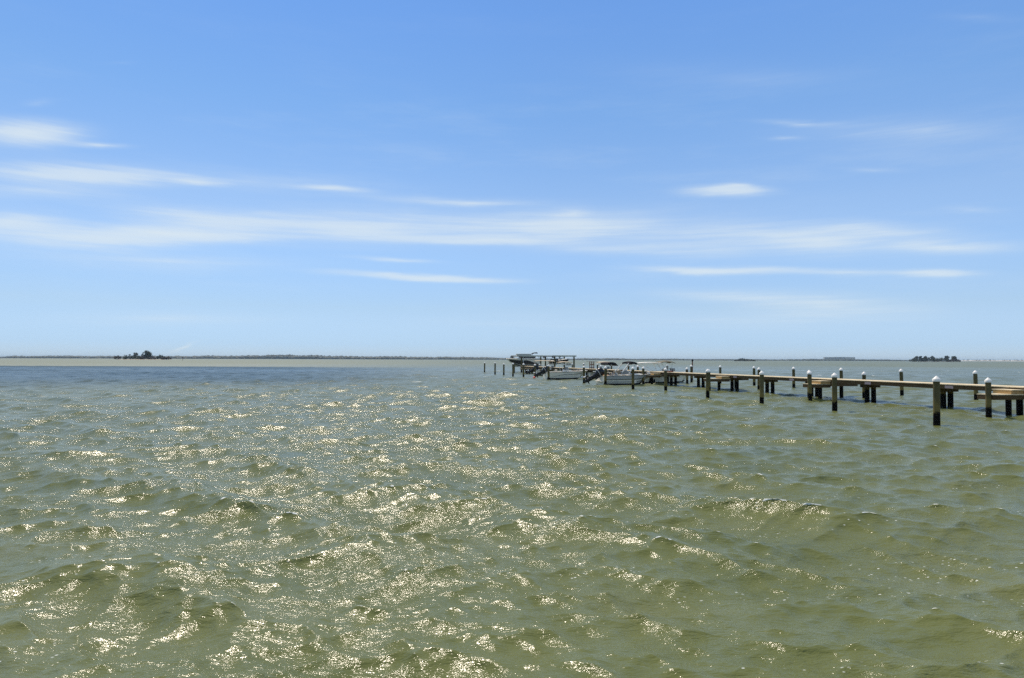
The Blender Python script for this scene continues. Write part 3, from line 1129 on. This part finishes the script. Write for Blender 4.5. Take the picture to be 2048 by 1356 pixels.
def center_console(label, loc, rz, L=5.7, B=2.2, Fb=0.78, top='canvastan', topz=1.95, topx=(1.55, 3.3), stripe=None, hull='gel', motor=True, hullstripe=(0.55, .62), cons='gel', pole='whitepole', crown=.06):
    bt = thing('motor_boat', label, 'boat', (loc[0], loc[1], loc[2] + .08), rz, 'motor boats moored at the dock')
    make_hull(bt, L, B, Fb, hull, 'gel', stripe, hullstripe, cock=(0.07, 0.80), floor=0.15, deckflat=.03)
    # console with wheel side facing aft
    c = MB()
    xc = L * .47
    c.loft([[Vector((xc + a, b_, z)) for a, b_ in ((-.30 * k1, -.36), (.36, -.36), (.36, .36), (-.30 * k1, .36))] for z, k1 in ((.15, 1), (0.75, 1.0), (1.02, .9), (1.12, .35))])
    co_ = c.build('console', cons, bt)
    MB().loft([[Vector((xc + .02 + o_, -.34, z)), Vector((xc + .34 + o_ * .4, -.20, z)), Vector((xc + .34 + o_ * .4, .20, z)), Vector((xc + .02 + o_, .34, z)), Vector((xc - .0 + o_, .32, z)), Vector((xc + .31 + o_ * .4, .18, z)), Vector((xc + .31 + o_ * .4, -.18, z)), Vector((xc + o_, -.32, z))] for z, o_ in ((1.05, 0), (1.45, -.14))]).build('windshield', 'glass', co_)
    wh = MB()
    wh.tube([(xc - .40 + .04 * math.cos(a), .19 * math.cos(a), .98 + .19 * math.sin(a)) for a in [2 * math.pi * k / 16 for k in range(17)]], .016, 6)
    wh.build('steering_wheel', 'black', co_)
    st = MB().box((L * .30, 0, .42), (.50, .82, .52), bev=.04).box((L * .30, 0, .73), (.52, .86, .11), bev=.04)
    se = st.build('helm_seat', 'seat', bt)
    MB().box((L * .30 - .26, 0, .98), (.10, .84, .40), bev=.04).build('seat_back', 'seat', se)
    MB().box((.22, 0, Fb - .02), (.36, B * .72, .10), bev=.04).build('stern_bench', 'seatblue', bt)
    MB().box((L * .70, 0, .36), (.8, .75, .42), bev=.05).build('bow_seat', 'seat', bt)
    can = canopy_mesh(topx[0], topx[1], 1.65, topz, crown).build('canopy', top, bt, True)
    for sx in (topx[0] + .22, topx[1] - .35):
        for sy in (-.62, .62):
            xb = xc + (.1 if sx > xc else -.35)
            MB().tube([(xb, sy * .75, .17), (xb + (sx - xb) * .3, sy * .9, 1.0), (sx, sy, topz + .01)], .026, 7).build('canopy_support', pole, bt)
    rail = MB()
    for sgn in (1, -1):
        pts = []
        for k in range(8):
            u = .66 + .31 * k / 7
            kk = max(0, (u - .42) / .58)
            hb = B / 2 * max(.02, 1 - kk ** 2.5)
            pts.append((u * L, sgn * max(hb - .08, .01), Fb * (1 + .22 * u * u) + (.18 if 0 < k < 7 else .02)))
        rail.tube(pts, .014, 6)
    rail.build('bow_rail', 'alu', bt)
    if motor:
        outboard(bt, -.05, Fb - .18, 0, 58, 1.25)
    return bt


RB = math.atan2(NV.y, NV.x)     # bow towards the dock (+NV)


def place(px, py, z=0):
    p_ = at(px, py, 0)
    return Vector((p_.x, p_.y, z))


# white centre consoles moored stern-out at the left
p = place(1090, 759)
center_console('white centre console with cream canopy and tilted outboard, before the dock at left', (p.x, p.y, 0.02), RB, 5.6, 2.25, .84, 'canvastan', 2.02, (1.7, 3.3), 'stripe', 'gel', True, (.62, .66))
p = at(1071, 751.5)
center_console('white open boat with long cream canopy, mostly hidden behind the other centre console', (p.x, p.y, 0.02), RB, 5.6, 2.2, .82, 'canvastan', 2.12, (-.2, 2.85), None, 'gel', True)
# far side boats
def far_boat(px, Y, label, **kw):
    return center_console(label, (xat(px, Y), Y, 0.02), math.pi * 0 + RB, **kw)


far_boat(1176, 90, 'boat with thin tan canopy tied beyond the dock behind the slatted rack', L=5.8, top='canvastan', topz=2.0, topx=(1.3, 3.1), motor=False)
far_boat(1283, 72, 'boat under a long white canopy beyond the dock, right of the bowrider tower', L=5.6, top='canvaswhite', topz=2.02, topx=(-.6, 2.0), motor=False)
far_boat(1308, 76.5, 'boat with curved olive canopy and white hull beyond the cluttered finger pier', L=4.6, top='canvasolive', topz=2.02, topx=(.35, 2.25), motor=False, stripe='stripe', pole='alu', crown=.16)

# the grey and white bowrider with tower
p = place(1200, 770.5)
bw = thing('motor_boat', 'grey striped bowrider with white tower struts, black canvas tops and orange sunpad', 'boat', (p.x, p.y, 0.10), RB, 'motor boats moored at the dock')
info = make_hull(bw, 5.35, 2.35, .86, 'gel', 'gel', 'gelgrey', (.62, .97), cock=(.20, .58), floor=.2, deckflat=.10, sheer=.16)
for a, b_ in ((.30, .34), (.55, .60)):
    for sgn in (1, -1):
        r_ = []
        for q in info[1:-2]:
            xg, hb, g, xc, yc, zc, xk, zk = q
            row = [Vector((xc + (xg - xc) * u, sgn * (yc + (hb - yc) * u + .026 + .03 * hb * (1 - abs(2 * u - 1))), zc + (g - zc) * u)) for u in (a, b_)]
            r_.append([row[0], row[1], row[1] - Vector((0, sgn * .012, 0)), row[0] - Vector((0, sgn * .012, 0))])
        mb = MB()
        mb.loft(r_)
        fixnormals(mb.build('pinstripe', 'stripe', bw))
MB().box((.60, 0, .86), (1.0, 1.75, .12), bev=.05).build('sunpad', 'seatorange', bw)
MB().box((.0, 0, .30), (.5, 1.7, .06), bev=.02).build('swim_platform', 'gel', bw)
for sy in (-.5, .5):
    MB().box((1.75, sy, .52), (.5, .5, .5), bev=.06).box((1.5, sy, .9), (.1, .5, .5), bev=.04).build('seat', 'seat', bw)
# wrap windshield
ws = MB()
bot = [(1.95, -1.0, .95), (2.9, -.85, 1.0), (3.25, 0, 1.03), (2.9, .85, 1.0), (1.95, 1.0, .95)]
top_ = [(1.75, -.92, 1.22), (2.45, -.74, 1.40), (2.72, 0, 1.44), (2.45, .74, 1.40), (1.75, .92, 1.22)]
ws.loft([[Vector(bot[i]), Vector(top_[i]), Vector(top_[i]) + Vector((-.02, 0, 0)), Vector(bot[i]) + Vector((-.02, 0, 0))] for i in range(5)])
wsh = ws.build('windshield', 'glass', bw)
MB().tube(top_, .022, 6).build('windshield_frame', 'alu', wsh)
# tower: two struts each side leaning forward, black canvas above
for sy in (-.95, .95):
    MB().tube([(1.82, sy, .9), (1.98, sy, 1.25), (2.66, sy * .82, 2.02)], .05, 8).build('tower_strut', 'whitepole', bw)
    MB().tube([(2.62, sy * .96, .95), (2.78, sy * .95, 1.25), (3.46, sy * .8, 2.0)], .045, 8).build('tower_strut', 'whitepole', bw)
canopy_mesh(2.62, 3.56, 1.75, 2.02, .10, .17, .04).build('tower_top', 'canvasblack', bw, True)
# folded bimini aft on one raked strut a side
fb = MB()
rings = []
for i in range(13):
    u = i / 12
    x = .42 + 1.05 * u
    z = 1.98 + .05 * math.sin(u * 3) - .16 * max(0, u - .72) / .28 + .015 * math.sin(u * 25)
    rr = .12 * (1 - .5 * u ** 3) * (1 if 0 < i < 12 else .5)
    rings.append([Vector((x, y_, z + rr * s_)) for y_, s_ in ((-.95, -1), (-.5, -1.05), (0, -1.05), (.5, -1.05), (.95, -1), (.98, 0), (.95, 1), (.5, 1.1), (0, 1.12), (-.5, 1.1), (-.95, 1), (-.98, 0))])
fb.loft(rings)
fixnormals(fb.build('folded_bimini', 'canvasblack', bw, True))
for sy in (-.98, .98):
    MB().tube([(1.45, sy, .93), (.75, sy, 1.92)], .024, 7).build('bimini_strut', 'whitepole', bw)
outboard(bw, -.18, .62, 0, 58, 1.35)

# red can by the left outboard
o = MB().lathe([(.05, -.12), (.17, -.10), (.18, .12), (.10, .2), (.03, .24)], 12).build('buoy', 'red', None, True)
p = at(1068.5, 757.3)
o.location = (p.x, p.y, .06)
tag(o, 'small red buoy floating below the tilted outboard at the left', 'buoy')

# ------------------------------------------------------------------ boat lifts
def lift(label, pxs_front, Yf, pxs_back, Yb, topz, motors=True):
    ctr = Vector(((xat(pxs_front[0], Yf) + xat(pxs_front[1], Yf)) / 2, (Yf + Yb) / 2, 0))
    lf = thing('boat_lift', label, 'boat lift', ctr, 0, 'boat lifts at the far end of the dock')
    P = {}
    for k, (pxs, Y) in enumerate(((pxs_front, Yf), (pxs_back, Yb))):
        for j in (0, 1):
            q = Vector((xat(pxs[j], Y), Y, 0)) - ctr
            P[k, j] = q
            MB().tube([(q.x, q.y, -1.5), (q.x, q.y, topz - .17)], [.16, .14], 12).build('post', 'pile', lf, True)
        a, b_ = P[k, 0], P[k, 1]
        d = (b_ - a).normalized()
        mid = (a + b_) / 2
        rot = Matrix.Rotation(math.atan2(d.y, d.x), 3, 'Z')
        bm_ = MB().box((mid.x, mid.y, topz - .034), ((b_ - a).length + .9, .30, .10), rot)
        bm_.box((mid.x, mid.y, topz - .135), ((b_ - a).length + .9, .10, .098), rot)
        bm_.box((mid.x, mid.y, topz - .21), ((b_ - a).length + .9, .26, .05), rot)
        tb_ = bm_.build('top_beam', 'liftbeam', lf)
        e = a - d * .3
        MB().box((e.x, e.y - .2, topz - .32), (.5, .24, .26), rot, bev=.03).tube([(e.x - .1, e.y - .34, topz - .32), (e.x + .3, e.y - .34, topz - .32)], .1, 10).build('hoist_motor', 'crate', tb_)
    return lf, P, ctr


LZ = 3.25
lf1, P1, c1 = lift('boat lift frame holding the navy boat at the dock end', (1043, 1081.5), 129.3, (1026, 1066), 134.6, LZ)
lf2, P2, c2 = lift('boat lift frame holding the dark jet ski at the dock end', (1109.5, 1148), 127.5, (1091, 1128.5), 132.5, LZ)
# cradles: cables and cross beams
for lf_, P_, zb in ((lf1, P1, 1.18), (lf2, P2, 1.62)):
    for j, off in ((0, .35), (1, -.35)):
        a = P_[0, j]
        b_ = P_[1, j]
        d = (b_ - a)
        m_ = MB()
        MB().box(((a.x + b_.x) / 2 + off, (a.y + b_.y) / 2, zb - .08), (.16, d.length, .15), Matrix.Rotation(math.atan2(-d.x, d.y), 3, 'Z')).build('cradle_beam', 'alu', lf_)
        for q in (a, b_):
            MB().tube([(q.x + off, q.y, zb), (q.x + off, q.y, LZ - .2)], .022 if lf_ is lf2 else .05, 6).build('cable', 'alu', lf_)
    for k in (0, 1):
        a, b_ = P_[k, 0], P_[k, 1]
        mid = (a + b_) / 2 + (P_[1 - k, 0] - P_[k, 0]) * .22
        d = b_ - a
        MB().box((mid.x, mid.y, zb + .04), (d.length * .95, .22, .09), Matrix.Rotation(math.atan2(d.y, d.x), 3, 'Z')).build('bunk', 'canvasgrey', lf_)

# navy boat, bow to the left
RBL = RB + math.pi
L_A = 6.5
stern = Vector((xat(1079.0, 133.4), 133.4, 0))
nb = thing('motor_boat', 'navy boat with white deck and grey canopy raised on the boat lift', 'boat', (stern.x, stern.y, 1.42), RBL - .12, 'motor boats moored at the dock')
info = make_hull(nb, L_A, 2.4, 1.16, 'gel', 'gel', 'navy', (.22, .80), cock=(.10, .55), floor=.2, deckflat=.12, sheer=.05, keel=-.42)
# white bottom below the chine
mb = MB()
rings = []
for q in info[:-1]:
    xg, hb, g, xc, yc, zc, xk, zk = q
    rings.append([Vector((xc + .0, -yc - .014, zc + .03)), Vector(((xk + xc) / 2, -yc * .55, (zk + zc) / 2 - .035)), Vector((xk, 0, zk - .015)), Vector(((xk + xc) / 2, yc * .55, (zk + zc) / 2 - .035)), Vector((xc, yc + .014, zc + .03))])
mb.loft(rings, closed=False, caps=False)
fixnormals(mb.build('bottom', 'gelgrey', nb, True))
# aft coaming sweeping down to the stern
for sgn in (1, -1):
    mb = MB()
    rings = []
    for k in range(9):
        u = k / 8
        x = .05 + 3.6 * u
        h = .06 + .16 * math.sin(min(1, u * 1.5) * math.pi / 2) * (1 - .25 * u)
        zz = 1.12 - .30 * max(0, 1 - u * 3)
        rings.append([Vector((x, sgn * 1.12, zz)), Vector((x, sgn * 1.16, zz + h * .6)), Vector((x, sgn * 1.06, zz + h)), Vector((x, sgn * .92, zz + h)), Vector((x, sgn * .9, zz))])
    mb.loft(rings)
    fixnormals(mb.build('coaming', 'gel', nb, True))
ws = MB()
bot = [(1.0, -1.06, 1.30), (3.2, -.92, 1.28), (3.9, 0, 1.24), (3.2, .92, 1.28), (1.0, 1.06, 1.30)]
top_ = [(.9, -.94, 1.66), (2.7, -.78, 1.76), (3.2, 0, 1.78), (2.7, .78, 1.76), (.9, .94, 1.66)]
ws.loft([[Vector(bot[i]), Vector(top_[i]), Vector(top_[i]) + Vector((-.02, 0, 0)), Vector(bot[i]) + Vector((-.02, 0, 0))] for i in range(5)])
ws.build('windshield', 'glassdark', nb)
canopy_mesh(1.75, 4.55, 2.0, 1.92, .03, .42).build('canopy', 'canvasgrey', nb, True)
for sx in (2.0, 3.9):
    for sy in (-.85, .85):
        MB().tube([(sx + .1, sy, 1.0), (sx, sy, 1.74)], .04, 6).build('canopy_support', 'alu', nb)
MB().tube([(1.55, -.8, 2.05), (1.4, -.8, 2.22), (1.1, -.8, 2.33), (.7, -.8, 2.37), (.5, -.8, 2.26)], [.05, .07, .08, .10, .09], 8).tube([(1.55, .8, 2.05), (1.4, .8, 2.22), (1.1, .8, 2.33), (.7, .8, 2.37), (.5, .8, 2.26)], [.05, .07, .08, .10, .09], 8).box((.72, 0, 2.36), (.22, 1.6, .10), bev=.03).tube([(1.55, .8, 2.05), (1.3, .85, 1.3)], .03, 6).tube([(1.55, -.8, 2.05), (1.3, -.85, 1.3)], .03, 6).build('arch', 'stripe', nb, True)
MB().box((-.35, 0, .05), (.7, 1.9, .08), bev=.03).build('swim_platform', 'gel', nb)
MB().loft([[Vector((x, s_ * w2, z_)) for s_, w2, z_ in ((-1, .16, -.05), (-1, .1, -.5), (1, .1, -.5), (1, .16, -.05))] for x in (-.35, -.02)]).build('stern_drive', 'black', nb)

# jet ski
jb = Vector((xat(1117, 130.0), 130.0, 0))
js = thing('jet_ski', 'dark jet ski raised on the second lift, nose pointing right', 'jet ski', (jb.x, jb.y, 1.92), RB - .05)
rings, rings2 = [], []
for i in range(15):
    u = i / 14
    x = -1.85 + 3.8 * u
    k = max(0, (u - .45) / .55)
    hb = .58 * (.9 + .1 * min(1, u / .3)) * max(.03, 1 - k ** 2.2)
    g = .32 + .16 * u * u + .12 * k
    zk = -.22 + .55 * k ** 2.4
    rings.append([Vector((x, -hb, g)), Vector((x, -hb * .92, g * .45)), Vector((x, -hb * .5, zk + .06)), Vector((x, 0, zk)), Vector((x, hb * .5, zk + .06)), Vector((x, hb * .92, g * .45)), Vector((x, hb, g))])
    hump = .05 + (.36 * math.exp(-((u - .60) / .17) ** 2)) + .14 * math.exp(-((u - .22) / .2) ** 2)
    wn = hb * (.95 if u > .5 else .55)
    rings2.append([Vector((x, -hb, g)), Vector((x, -hb * .95, g + .05)), Vector((x, -wn * .6, g + hump * .8)), Vector((x, 0, g + hump)), Vector((x, wn * .6, g + hump * .8)), Vector((x, hb * .95, g + .05)), Vector((x, hb, g))])
mb = MB()
mb.loft(rings, closed=False, caps=False)
mb.add(rings[0], [tuple(range(7))])
fixnormals(mb.build('hull', 'black', js, True))
mb = MB()
mb.loft(rings2, closed=False, caps=False)
mb.add(rings2[0], [tuple(range(7))])
mb.build('body', 'navy', js, True)
MB().loft([[Vector((x, -w_, .40 + z_)), Vector((x, -w_ * .7, .66 + z_)), Vector((x, w_ * .7, .66 + z_)), Vector((x, w_, .40 + z_))] for x, w_, z_ in ((-1.55, .16, -.02), (-1.35, .24, .0), (-.6, .24, .04), (-.3, .22, .12), (.1, .18, .02))]).build('seat', 'canvasblack', js, True)
MB().tube([(.25, 0, .80), (.10, 0, 1.02)], .06, 8).tube([(.0, -.38, 1.04), (.10, -.1, 1.05), (.10, .1, 1.05), (.0, .38, 1.04)], .028, 8).box((.28, 0, 1.06), (.14, .40, .26), Matrix.Rotation(-.5, 3, 'Y'), bev=.03).build('handlebar', 'stripe', js, True)
for sgn in (-1, 1):
    MB().loft([[Vector((x, sgn * y_, z_)), Vector((x, sgn * (y_ - .16), z_ + .10)), Vector((x, sgn * (y_ - .16), z_ + .085)), Vector((x, sgn * y_, z_ - .015))] for x, y_, z_ in ((-.2, .58, .42), (.5, .57, .50), (1.1, .42, .60), (1.6, .22, .66))]).build('deck_flash', 'gel', js)
    MB().loft([[Vector((x, sgn * y_, z_)), Vector((x, sgn * (y_ - .12), z_ + .10)), Vector((x, sgn * (y_ - .12), z_ + .085)), Vector((x, sgn * y_, z_ - .015))] for x, y_, z_ in ((-1.7, .56, .30), (-1.4, .57, .35), (-1.1, .58, .36))]).build('deck_flash', 'gel', js)
# wire crate hanging at the lift
q = atY(1136.5, 728.5, 126.6)
cr = thing('wire_crate', 'dark wire crate standing beside the jet ski lift', 'crate', (q.x, q.y, q.z - .22), .1)
mb = MB()
for z in (0, .11, .22, .33, .44):
    mb.box((0, -.3, z), (.86, .02, .02)).box((0, .3, z), (.86, .02, .02)).box((-.43, 0, z), (.02, .6, .02)).box((.43, 0, z), (.02, .6, .02))
mb.build('wire_frame', 'crate', cr)
mb = MB()
for k in range(9):
    x = -.42 + .105 * k
    mb.box((x, -.315, .22), (.02, .012, .46)).box((x, .315, .22), (.02, .012, .46))
mb.box((0, 0, .0), (.8, .55, .012))
mb.build('wire_bars', 'crate', cr)

# ------------------------------------------------------------------ islands and far shores


def clump(mb, c, r, n, size, squash=1.0, rnd=random):
    # leaf-clump quads spread through an ellipsoid
    for i in range(n):
        while True:
            p_ = Vector((rnd.uniform(-1, 1), rnd.uniform(-1, 1), rnd.uniform(-1, 1)))
            if p_.length < 1:
                break
        p_ = p_ * (0.55 + 0.45 * rnd.random())
        p_.x *= r[0]
        p_.y *= r[1]
        p_.z *= r[2]
        nrm = Vector((rnd.gauss(0, 1), rnd.gauss(0, 1), rnd.gauss(.6, 1))).normalized()
        a = nrm.orthogonal().normalized()
        a = Matrix.Rotation(rnd.uniform(0, 6.28), 3, nrm) @ a
        b_ = nrm.cross(a)
        s = size * rnd.uniform(.6, 1.3)
        q = Vector(c) + p_
        mb.add([q + a * s, q + b_ * s * .6, q - a * s, q - b_ * s * .6], [(0, 1, 2, 3)])


def tree(name, label, cat, group, x, Y, h, wdt, leaf, dens=1.0, lean=0.0, gaps=5, trunk_frac=.35, size=.55):
    tr = thing(name, label, cat, (x, Y, 0.4), 0, group)
    tk = MB()
    tk.tube([(0, 0, -.5), (lean * .3, 0, h * .35), (lean, 0, h * .8)], [.24, .17, .05], 7)
    cr_ = MB()
    for k in range(gaps):
        a = random.uniform(0, 6.28)
        u = random.uniform(trunk_frac, .97)
        rr = wdt * .5 * random.uniform(.25, .85) * (1 - .55 * max(0, u - .55) / .45)
        c = Vector((lean * u + rr * math.cos(a), rr * math.sin(a), h * u))
        tk.tube([(lean * u * .7, 0, h * u * .62), c], [.10, .03], 5)
        cs = wdt * random.uniform(.17, .28)
        clump(cr_, c, (cs, cs, cs * .8), int(60 * dens), size)
    tk.build('trunk', 'trunk', tr)
    cr_.build('crown', leaf, tr)
    return tr


def bush(label, x, Y, h, wdt, leaf, group, cat='shrub', name='mangrove_shrub', depth=None):
    o_ = MB()
    n = max(4, int(wdt / 1.6))
    for k in range(n):
        u = (k + random.random()) / n - .5
        hh = 1.4 * h * (1 - .45 * abs(2 * u) ** 3) * random.uniform(.75, 1.05)
        clump(o_, (u * wdt, random.uniform(-1, 1) * (depth or wdt * .15), hh * .5), (wdt / n * 1.1, min(wdt * .2, 5), hh * .55), 80, .65)
    ob = o_.build(name, leaf)
    ob.location = (x, Y, 0.25)
    return tag(ob, label, cat, group)


def islet(name, x0, x1, Y, dep, h, m_, seed):
    random.seed(seed)
    mb = MB()
    n = 40
    rings = []
    cx, a = (x0 + x1) / 2, (x1 - x0) / 2
    ang = [2 * math.pi * k / n for k in range(n)]
    jit = [1 + .12 * mnoise.noise((math.cos(q) * 2 + seed, math.sin(q) * 2, 0)) for q in ang]
    for s, z in ((1.0, -.8), (.985, 0.05), (.93, h * .6), (.7, h), (.2, h * 1.1)):
        rings.append([Vector((cx + a * s * j * math.cos(q), Y + dep * s * j * math.sin(q), z)) for q, j in zip(ang, jit)])
    mb.loft(rings)
    o_ = mb.build(name, m_, None, True)
    structure(o_)
    return o_


def X_(px, Y):
    return xat(px, Y)


YI = 1050.0
islet('island_ground', X_(231, YI), X_(342, YI), YI, 16, .55, 'sand', 3)
random.seed(21)
GT = 'trees on the left island'
tree('mangrove_tree', 'sparse thin grey tree leftmost on the left island', 'tree', GT, X_(250.5, YI), YI, 7.2, 6.5, 'leafgrey', .35, .6, 6, .55, .45)
tree('mangrove_tree', 'thin bare-branched tree second from the left on the left island', 'tree', GT, X_(258.5, YI), YI, 8.2, 5.5, 'leafgrey', .4, .8, 6, .5, .45)
tree('mangrove_tree', 'rounded pale grey-green tree in the middle of the left island', 'tree', GT, X_(270.5, YI), YI, 10.2, 8.6, 'leafgrey', 1.2, .2, 18, .3, .5)
tree('mangrove_tree', 'tall dark green tree with a spiky top, largest on the left island', 'tree', GT, X_(295.5, YI), YI, 12.4, 14.0, 'leafdark', 1.5, -.5, 30, .22, .6)
tree('mangrove_tree', 'narrow dark tree touching the left side of the largest island tree', 'tree', GT, X_(286, YI), YI, 11.0, 5.5, 'leafdark', .9, .4, 10, .35, .5)
GB = 'shrubs on the left island'
bush('low reddish brown scrub at the left tip of the left island', X_(238, YI), YI - 4, 5.2, 11, 'leafbrown', GB)
bush('wide dark green scrub under the thin trees of the left island', X_(267, YI), YI - 3, 4.8, 32, 'leafdark', GB)
bush('brown green scrub under the largest tree of the left island', X_(297, YI), YI - 4, 5.0, 26, 'leafbrown', GB)
bush('rounded dark shrub right of the largest tree on the left island', X_(319, YI), YI, 6.0, 13, 'leafdark', GB)
bush('low brown scrub at the right tip of the left island', X_(333, YI), YI - 2, 4.2, 16, 'leafbrown', GB)

YR = 1350.0
islet('island_ground', X_(1819, YR), X_(1923, YR), YR, 16, .5, 'leafbrown', 5)
GR = 'trees on the right island'
for px, h, wd, lf, lab in ((1827, 6.5, 7, 'leafgrey', 'small pale tree at the left tip of the right island'),
                           (1833, 10.2, 9, 'leafgrey', 'broad grey-green tree second from the left on the right island'),
                           (1841, 10.4, 7, 'leafdark', 'narrow darker tree in the left group on the right island'),
                           (1850, 10.0, 10, 'leafdark', 'wide tree right of the narrow one on the right island'),
                           (1864.5, 10.6, 9, 'leafgrey', 'rounded pale-topped tree in the middle of the right island'),
                           (1893, 10.8, 12, 'leafdark', 'round-crowned tree second from the right on the right island'),
                           (1908, 9.8, 12, 'leafdark', 'round tree standing alone rightmost on the right island')):
    tree('mangrove_tree', lab, 'tree', GR, X_(px, YR), YR, h, wd, lf, 1.5, 0, 20, .30, .65)
GS = 'shrubs on the right island'
for px, h, wd, lf, lab in ((1835, 5.5, 30, 'leafdark', 'dark scrub along the left end of the right island'),
                           (1860, 7.4, 32, 'leafdark', 'dark scrub under the middle trees of the right island'),
                           (1882, 7.0, 32, 'leafdark', 'green scrub in the dip between the right island trees'),
                           (1906, 4.6, 26, 'leafbrown', 'low brown scrub at the right tip of the right island')):
    bush(lab, X_(px, YR), YR - 3, h, wd, lf, GS)

YS = 1450.0
islet('island_ground', X_(1467, YS), X_(1515, YS), YS, 10, .4, 'leafbrown', 8)
bush('small dark mangrove clump alone on the bay beyond the dock', X_(1489, YS), YS, 4.0, 44, 'leafdark', 'small far mangroves', depth=4)
bush('low rounded top of dark mangrove on the small middle islet', X_(1483, YS), YS - 3, 5.6, 17, 'leafdark', 'small far mangroves', depth=3)

# channel marker
p = Vector((X_(365.5, 760), 760, 0))
mk = thing('channel_marker', 'thin reddish channel marker post right of the left island', 'marker', p)
MB().tube([(0, 0, -2), (0, 0, 3.4)], .22, 8).build('post', 'redbrown', mk)
MB().box((0, -.28, 3.1), (.9, .06, .9), Matrix.Rotation(.0, 3, 'Y')).build('board', 'darkred', mk)

# far wooded shore (one mass)
random.seed(5)
PROF = [(-160, 3), (10, 3), (18, 4.6), (100, 5.2), (233, 5.2), (340, 5.5), (400, 6.6), (520, 7.0), (570, 7.8), (640, 7.2), (700, 6.2), (860, 5.2), (930, 5), (985, 4.2), (1010, 3.6), (1140, 3.0),
        (1190, 3.6), (1300, 3.1), (1345, 3.2), (1420, 2.2), (1440, 2.6), (1560, 2.6), (1640, 3.6), (1700, 3.6), (1750, 3.0), (1800, 2.4), (1930, 1.6)]


def prof(px):
    for (a, b_), (c, d) in zip(PROF, PROF[1:]):
        if a <= px <= c:
            return b_ + (d - b_) * (px - a) / (c - a)
    return 1.5


mb = MB()
px = -150.0
YF = 3500.0
while px < 1900:
    h = prof(px) * 1.18 * YF / F * (0.86 + .2 * mnoise.noise((px * .03, 1.3, 0)) + .18 * mnoise.noise((px * .17, 4.1, 0)))
    for row, (dy, k) in enumerate(((0, .82), (40, 1.0))):
        x = X_(px + random.uniform(-1.5, 1.5), YF)
        hh = max(2.5, h * k * random.uniform(.92, 1.04))
        # an irregular crown lump
        n1, n2 = 7, 5
        rx = random.uniform(13, 19)
        vs, fs = [], []
        for j in range(n2):
            v = j / (n2 - 1)
            for i in range(n1):
                a = 2 * math.pi * i / n1
                rr = rx * math.sqrt(max(0.02, 1 - (v * .98) ** 2)) * random.uniform(.75, 1.2)
                vs.append((x + rr * math.cos(a), YF + dy + rr * .9 * math.sin(a), -1 + (hh + 1) * v * (1 if j < n2 - 1 else random.uniform(.95, 1.05))))
        for j in range(n2 - 1):
            for i in range(n1):
                fs.append((j * n1 + i, j * n1 + (i + 1) % n1, (j + 1) * n1 + (i + 1) % n1, (j + 1) * n1 + i))
        fs.append(tuple((n2 - 1) * n1 + i for i in range(n1)))
        mb.add(vs, fs)
    px += 2.6
o = mb.build('mangrove_shore', 'leaffar')
o['kind'] = 'stuff'
tag(o, 'long low wooded shore along the horizon', 'woodland')

# pale beach at the far right
YB = 4300.0
mb = MB()
n = 90
rings = []
for k in range(n + 1):
    x = X_(1915 + (2330 - 1915) * k / n, YB)
    h = 5.5 + 2.2 * mnoise.noise((k * .23, 0, 2)) + 1.2 * mnoise.noise((k * .9, 3, 2))
    h *= min(1, k / 6)
    rings.append([Vector((x, YB - 45, -1)), Vector((x, YB - 20, h * .35)), Vector((x, YB, h)), Vector((x, YB + 60, h * 1.15)), Vector((x, YB + 200, -1))])
mb.loft(rings)
structure(fixnormals(mb.build('beach', 'dune', None, True)))
mb = MB()
random.seed(31)
px = 1915.0
while px < 2320:
    x = X_(px, YB)
    wd = random.uniform(6, 26)
    for q in range(int(wd / 3)):
        clump(mb, (x + random.uniform(-wd, wd), YB - 8 + random.uniform(-6, 6), 5.5 + random.uniform(0, 3.6)), (5, 4, 2.2), 10, 1.8)
    px += random.uniform(5, 15)
o = mb.build('dune_scrub', 'leafgrey')
o['kind'] = 'stuff'
tag(o, 'scattered scrub on the pale far beach', 'scrub')

# far apartment blocks: long pale slab
YC = 4600.0
x0, x1 = X_(1648, YC), X_(1709, YC)
bl = thing('apartment_building', 'long pale apartment block far off above the wooded shore', 'building', ((x0 + x1) / 2, YC, 0), 0)
W_ = x1 - x0
mb = MB()
hs = (23.0, 24.0, 23.4)
for k in range(3):
    cx = -W_ / 2 + W_ * (k + .5) / 3
    mb.box((cx, (0, 1.5, -1)[k], hs[k] / 2), (W_ / 3 - (.02 if k != 1 else -.02), 18, hs[k]))
mb.build('wall', 'wallpale', bl)
for fl in range(5):
    mb = MB()
    for k in range(24):
        mb.box((-W_ / 2 + (k + .5) * W_ / 24, -9.6 - (0.0 if not 8 <= k < 16 else -1.5), 5.0 + fl * 3.6), (W_ / 24 * .62, .5, 1.7))
    mb.build('window_row', 'winband', bl)
mb = MB()
for k in range(3):
    cx = -W_ / 2 + W_ * (k + .5) / 3
    mb.box((cx, 0, hs[k] + .5), (W_ / 3 + .2, 20, 1.0))
mb.build('roof', 'canvasgrey', bl)

# ------------------------------------------------------------------ render settings
sc.view_settings.view_transform = 'Standard'
sc.view_settings.look = 'None'
sc.view_settings.exposure = 0.0
sc.view_settings.gamma = 1.0
sc.render.engine = 'CYCLES'
cy = sc.cycles
cy.max_bounces = 6
cy.diffuse_bounces = 2
cy.glossy_bounces = 3
cy.transmission_bounces = 2
cy.transparent_max_bounces = 6
cy.volume_bounces = 0
cy.caustics_reflective = False
cy.caustics_refractive = False
cy.sample_clamp_indirect = 3.0
cy.use_denoising = False
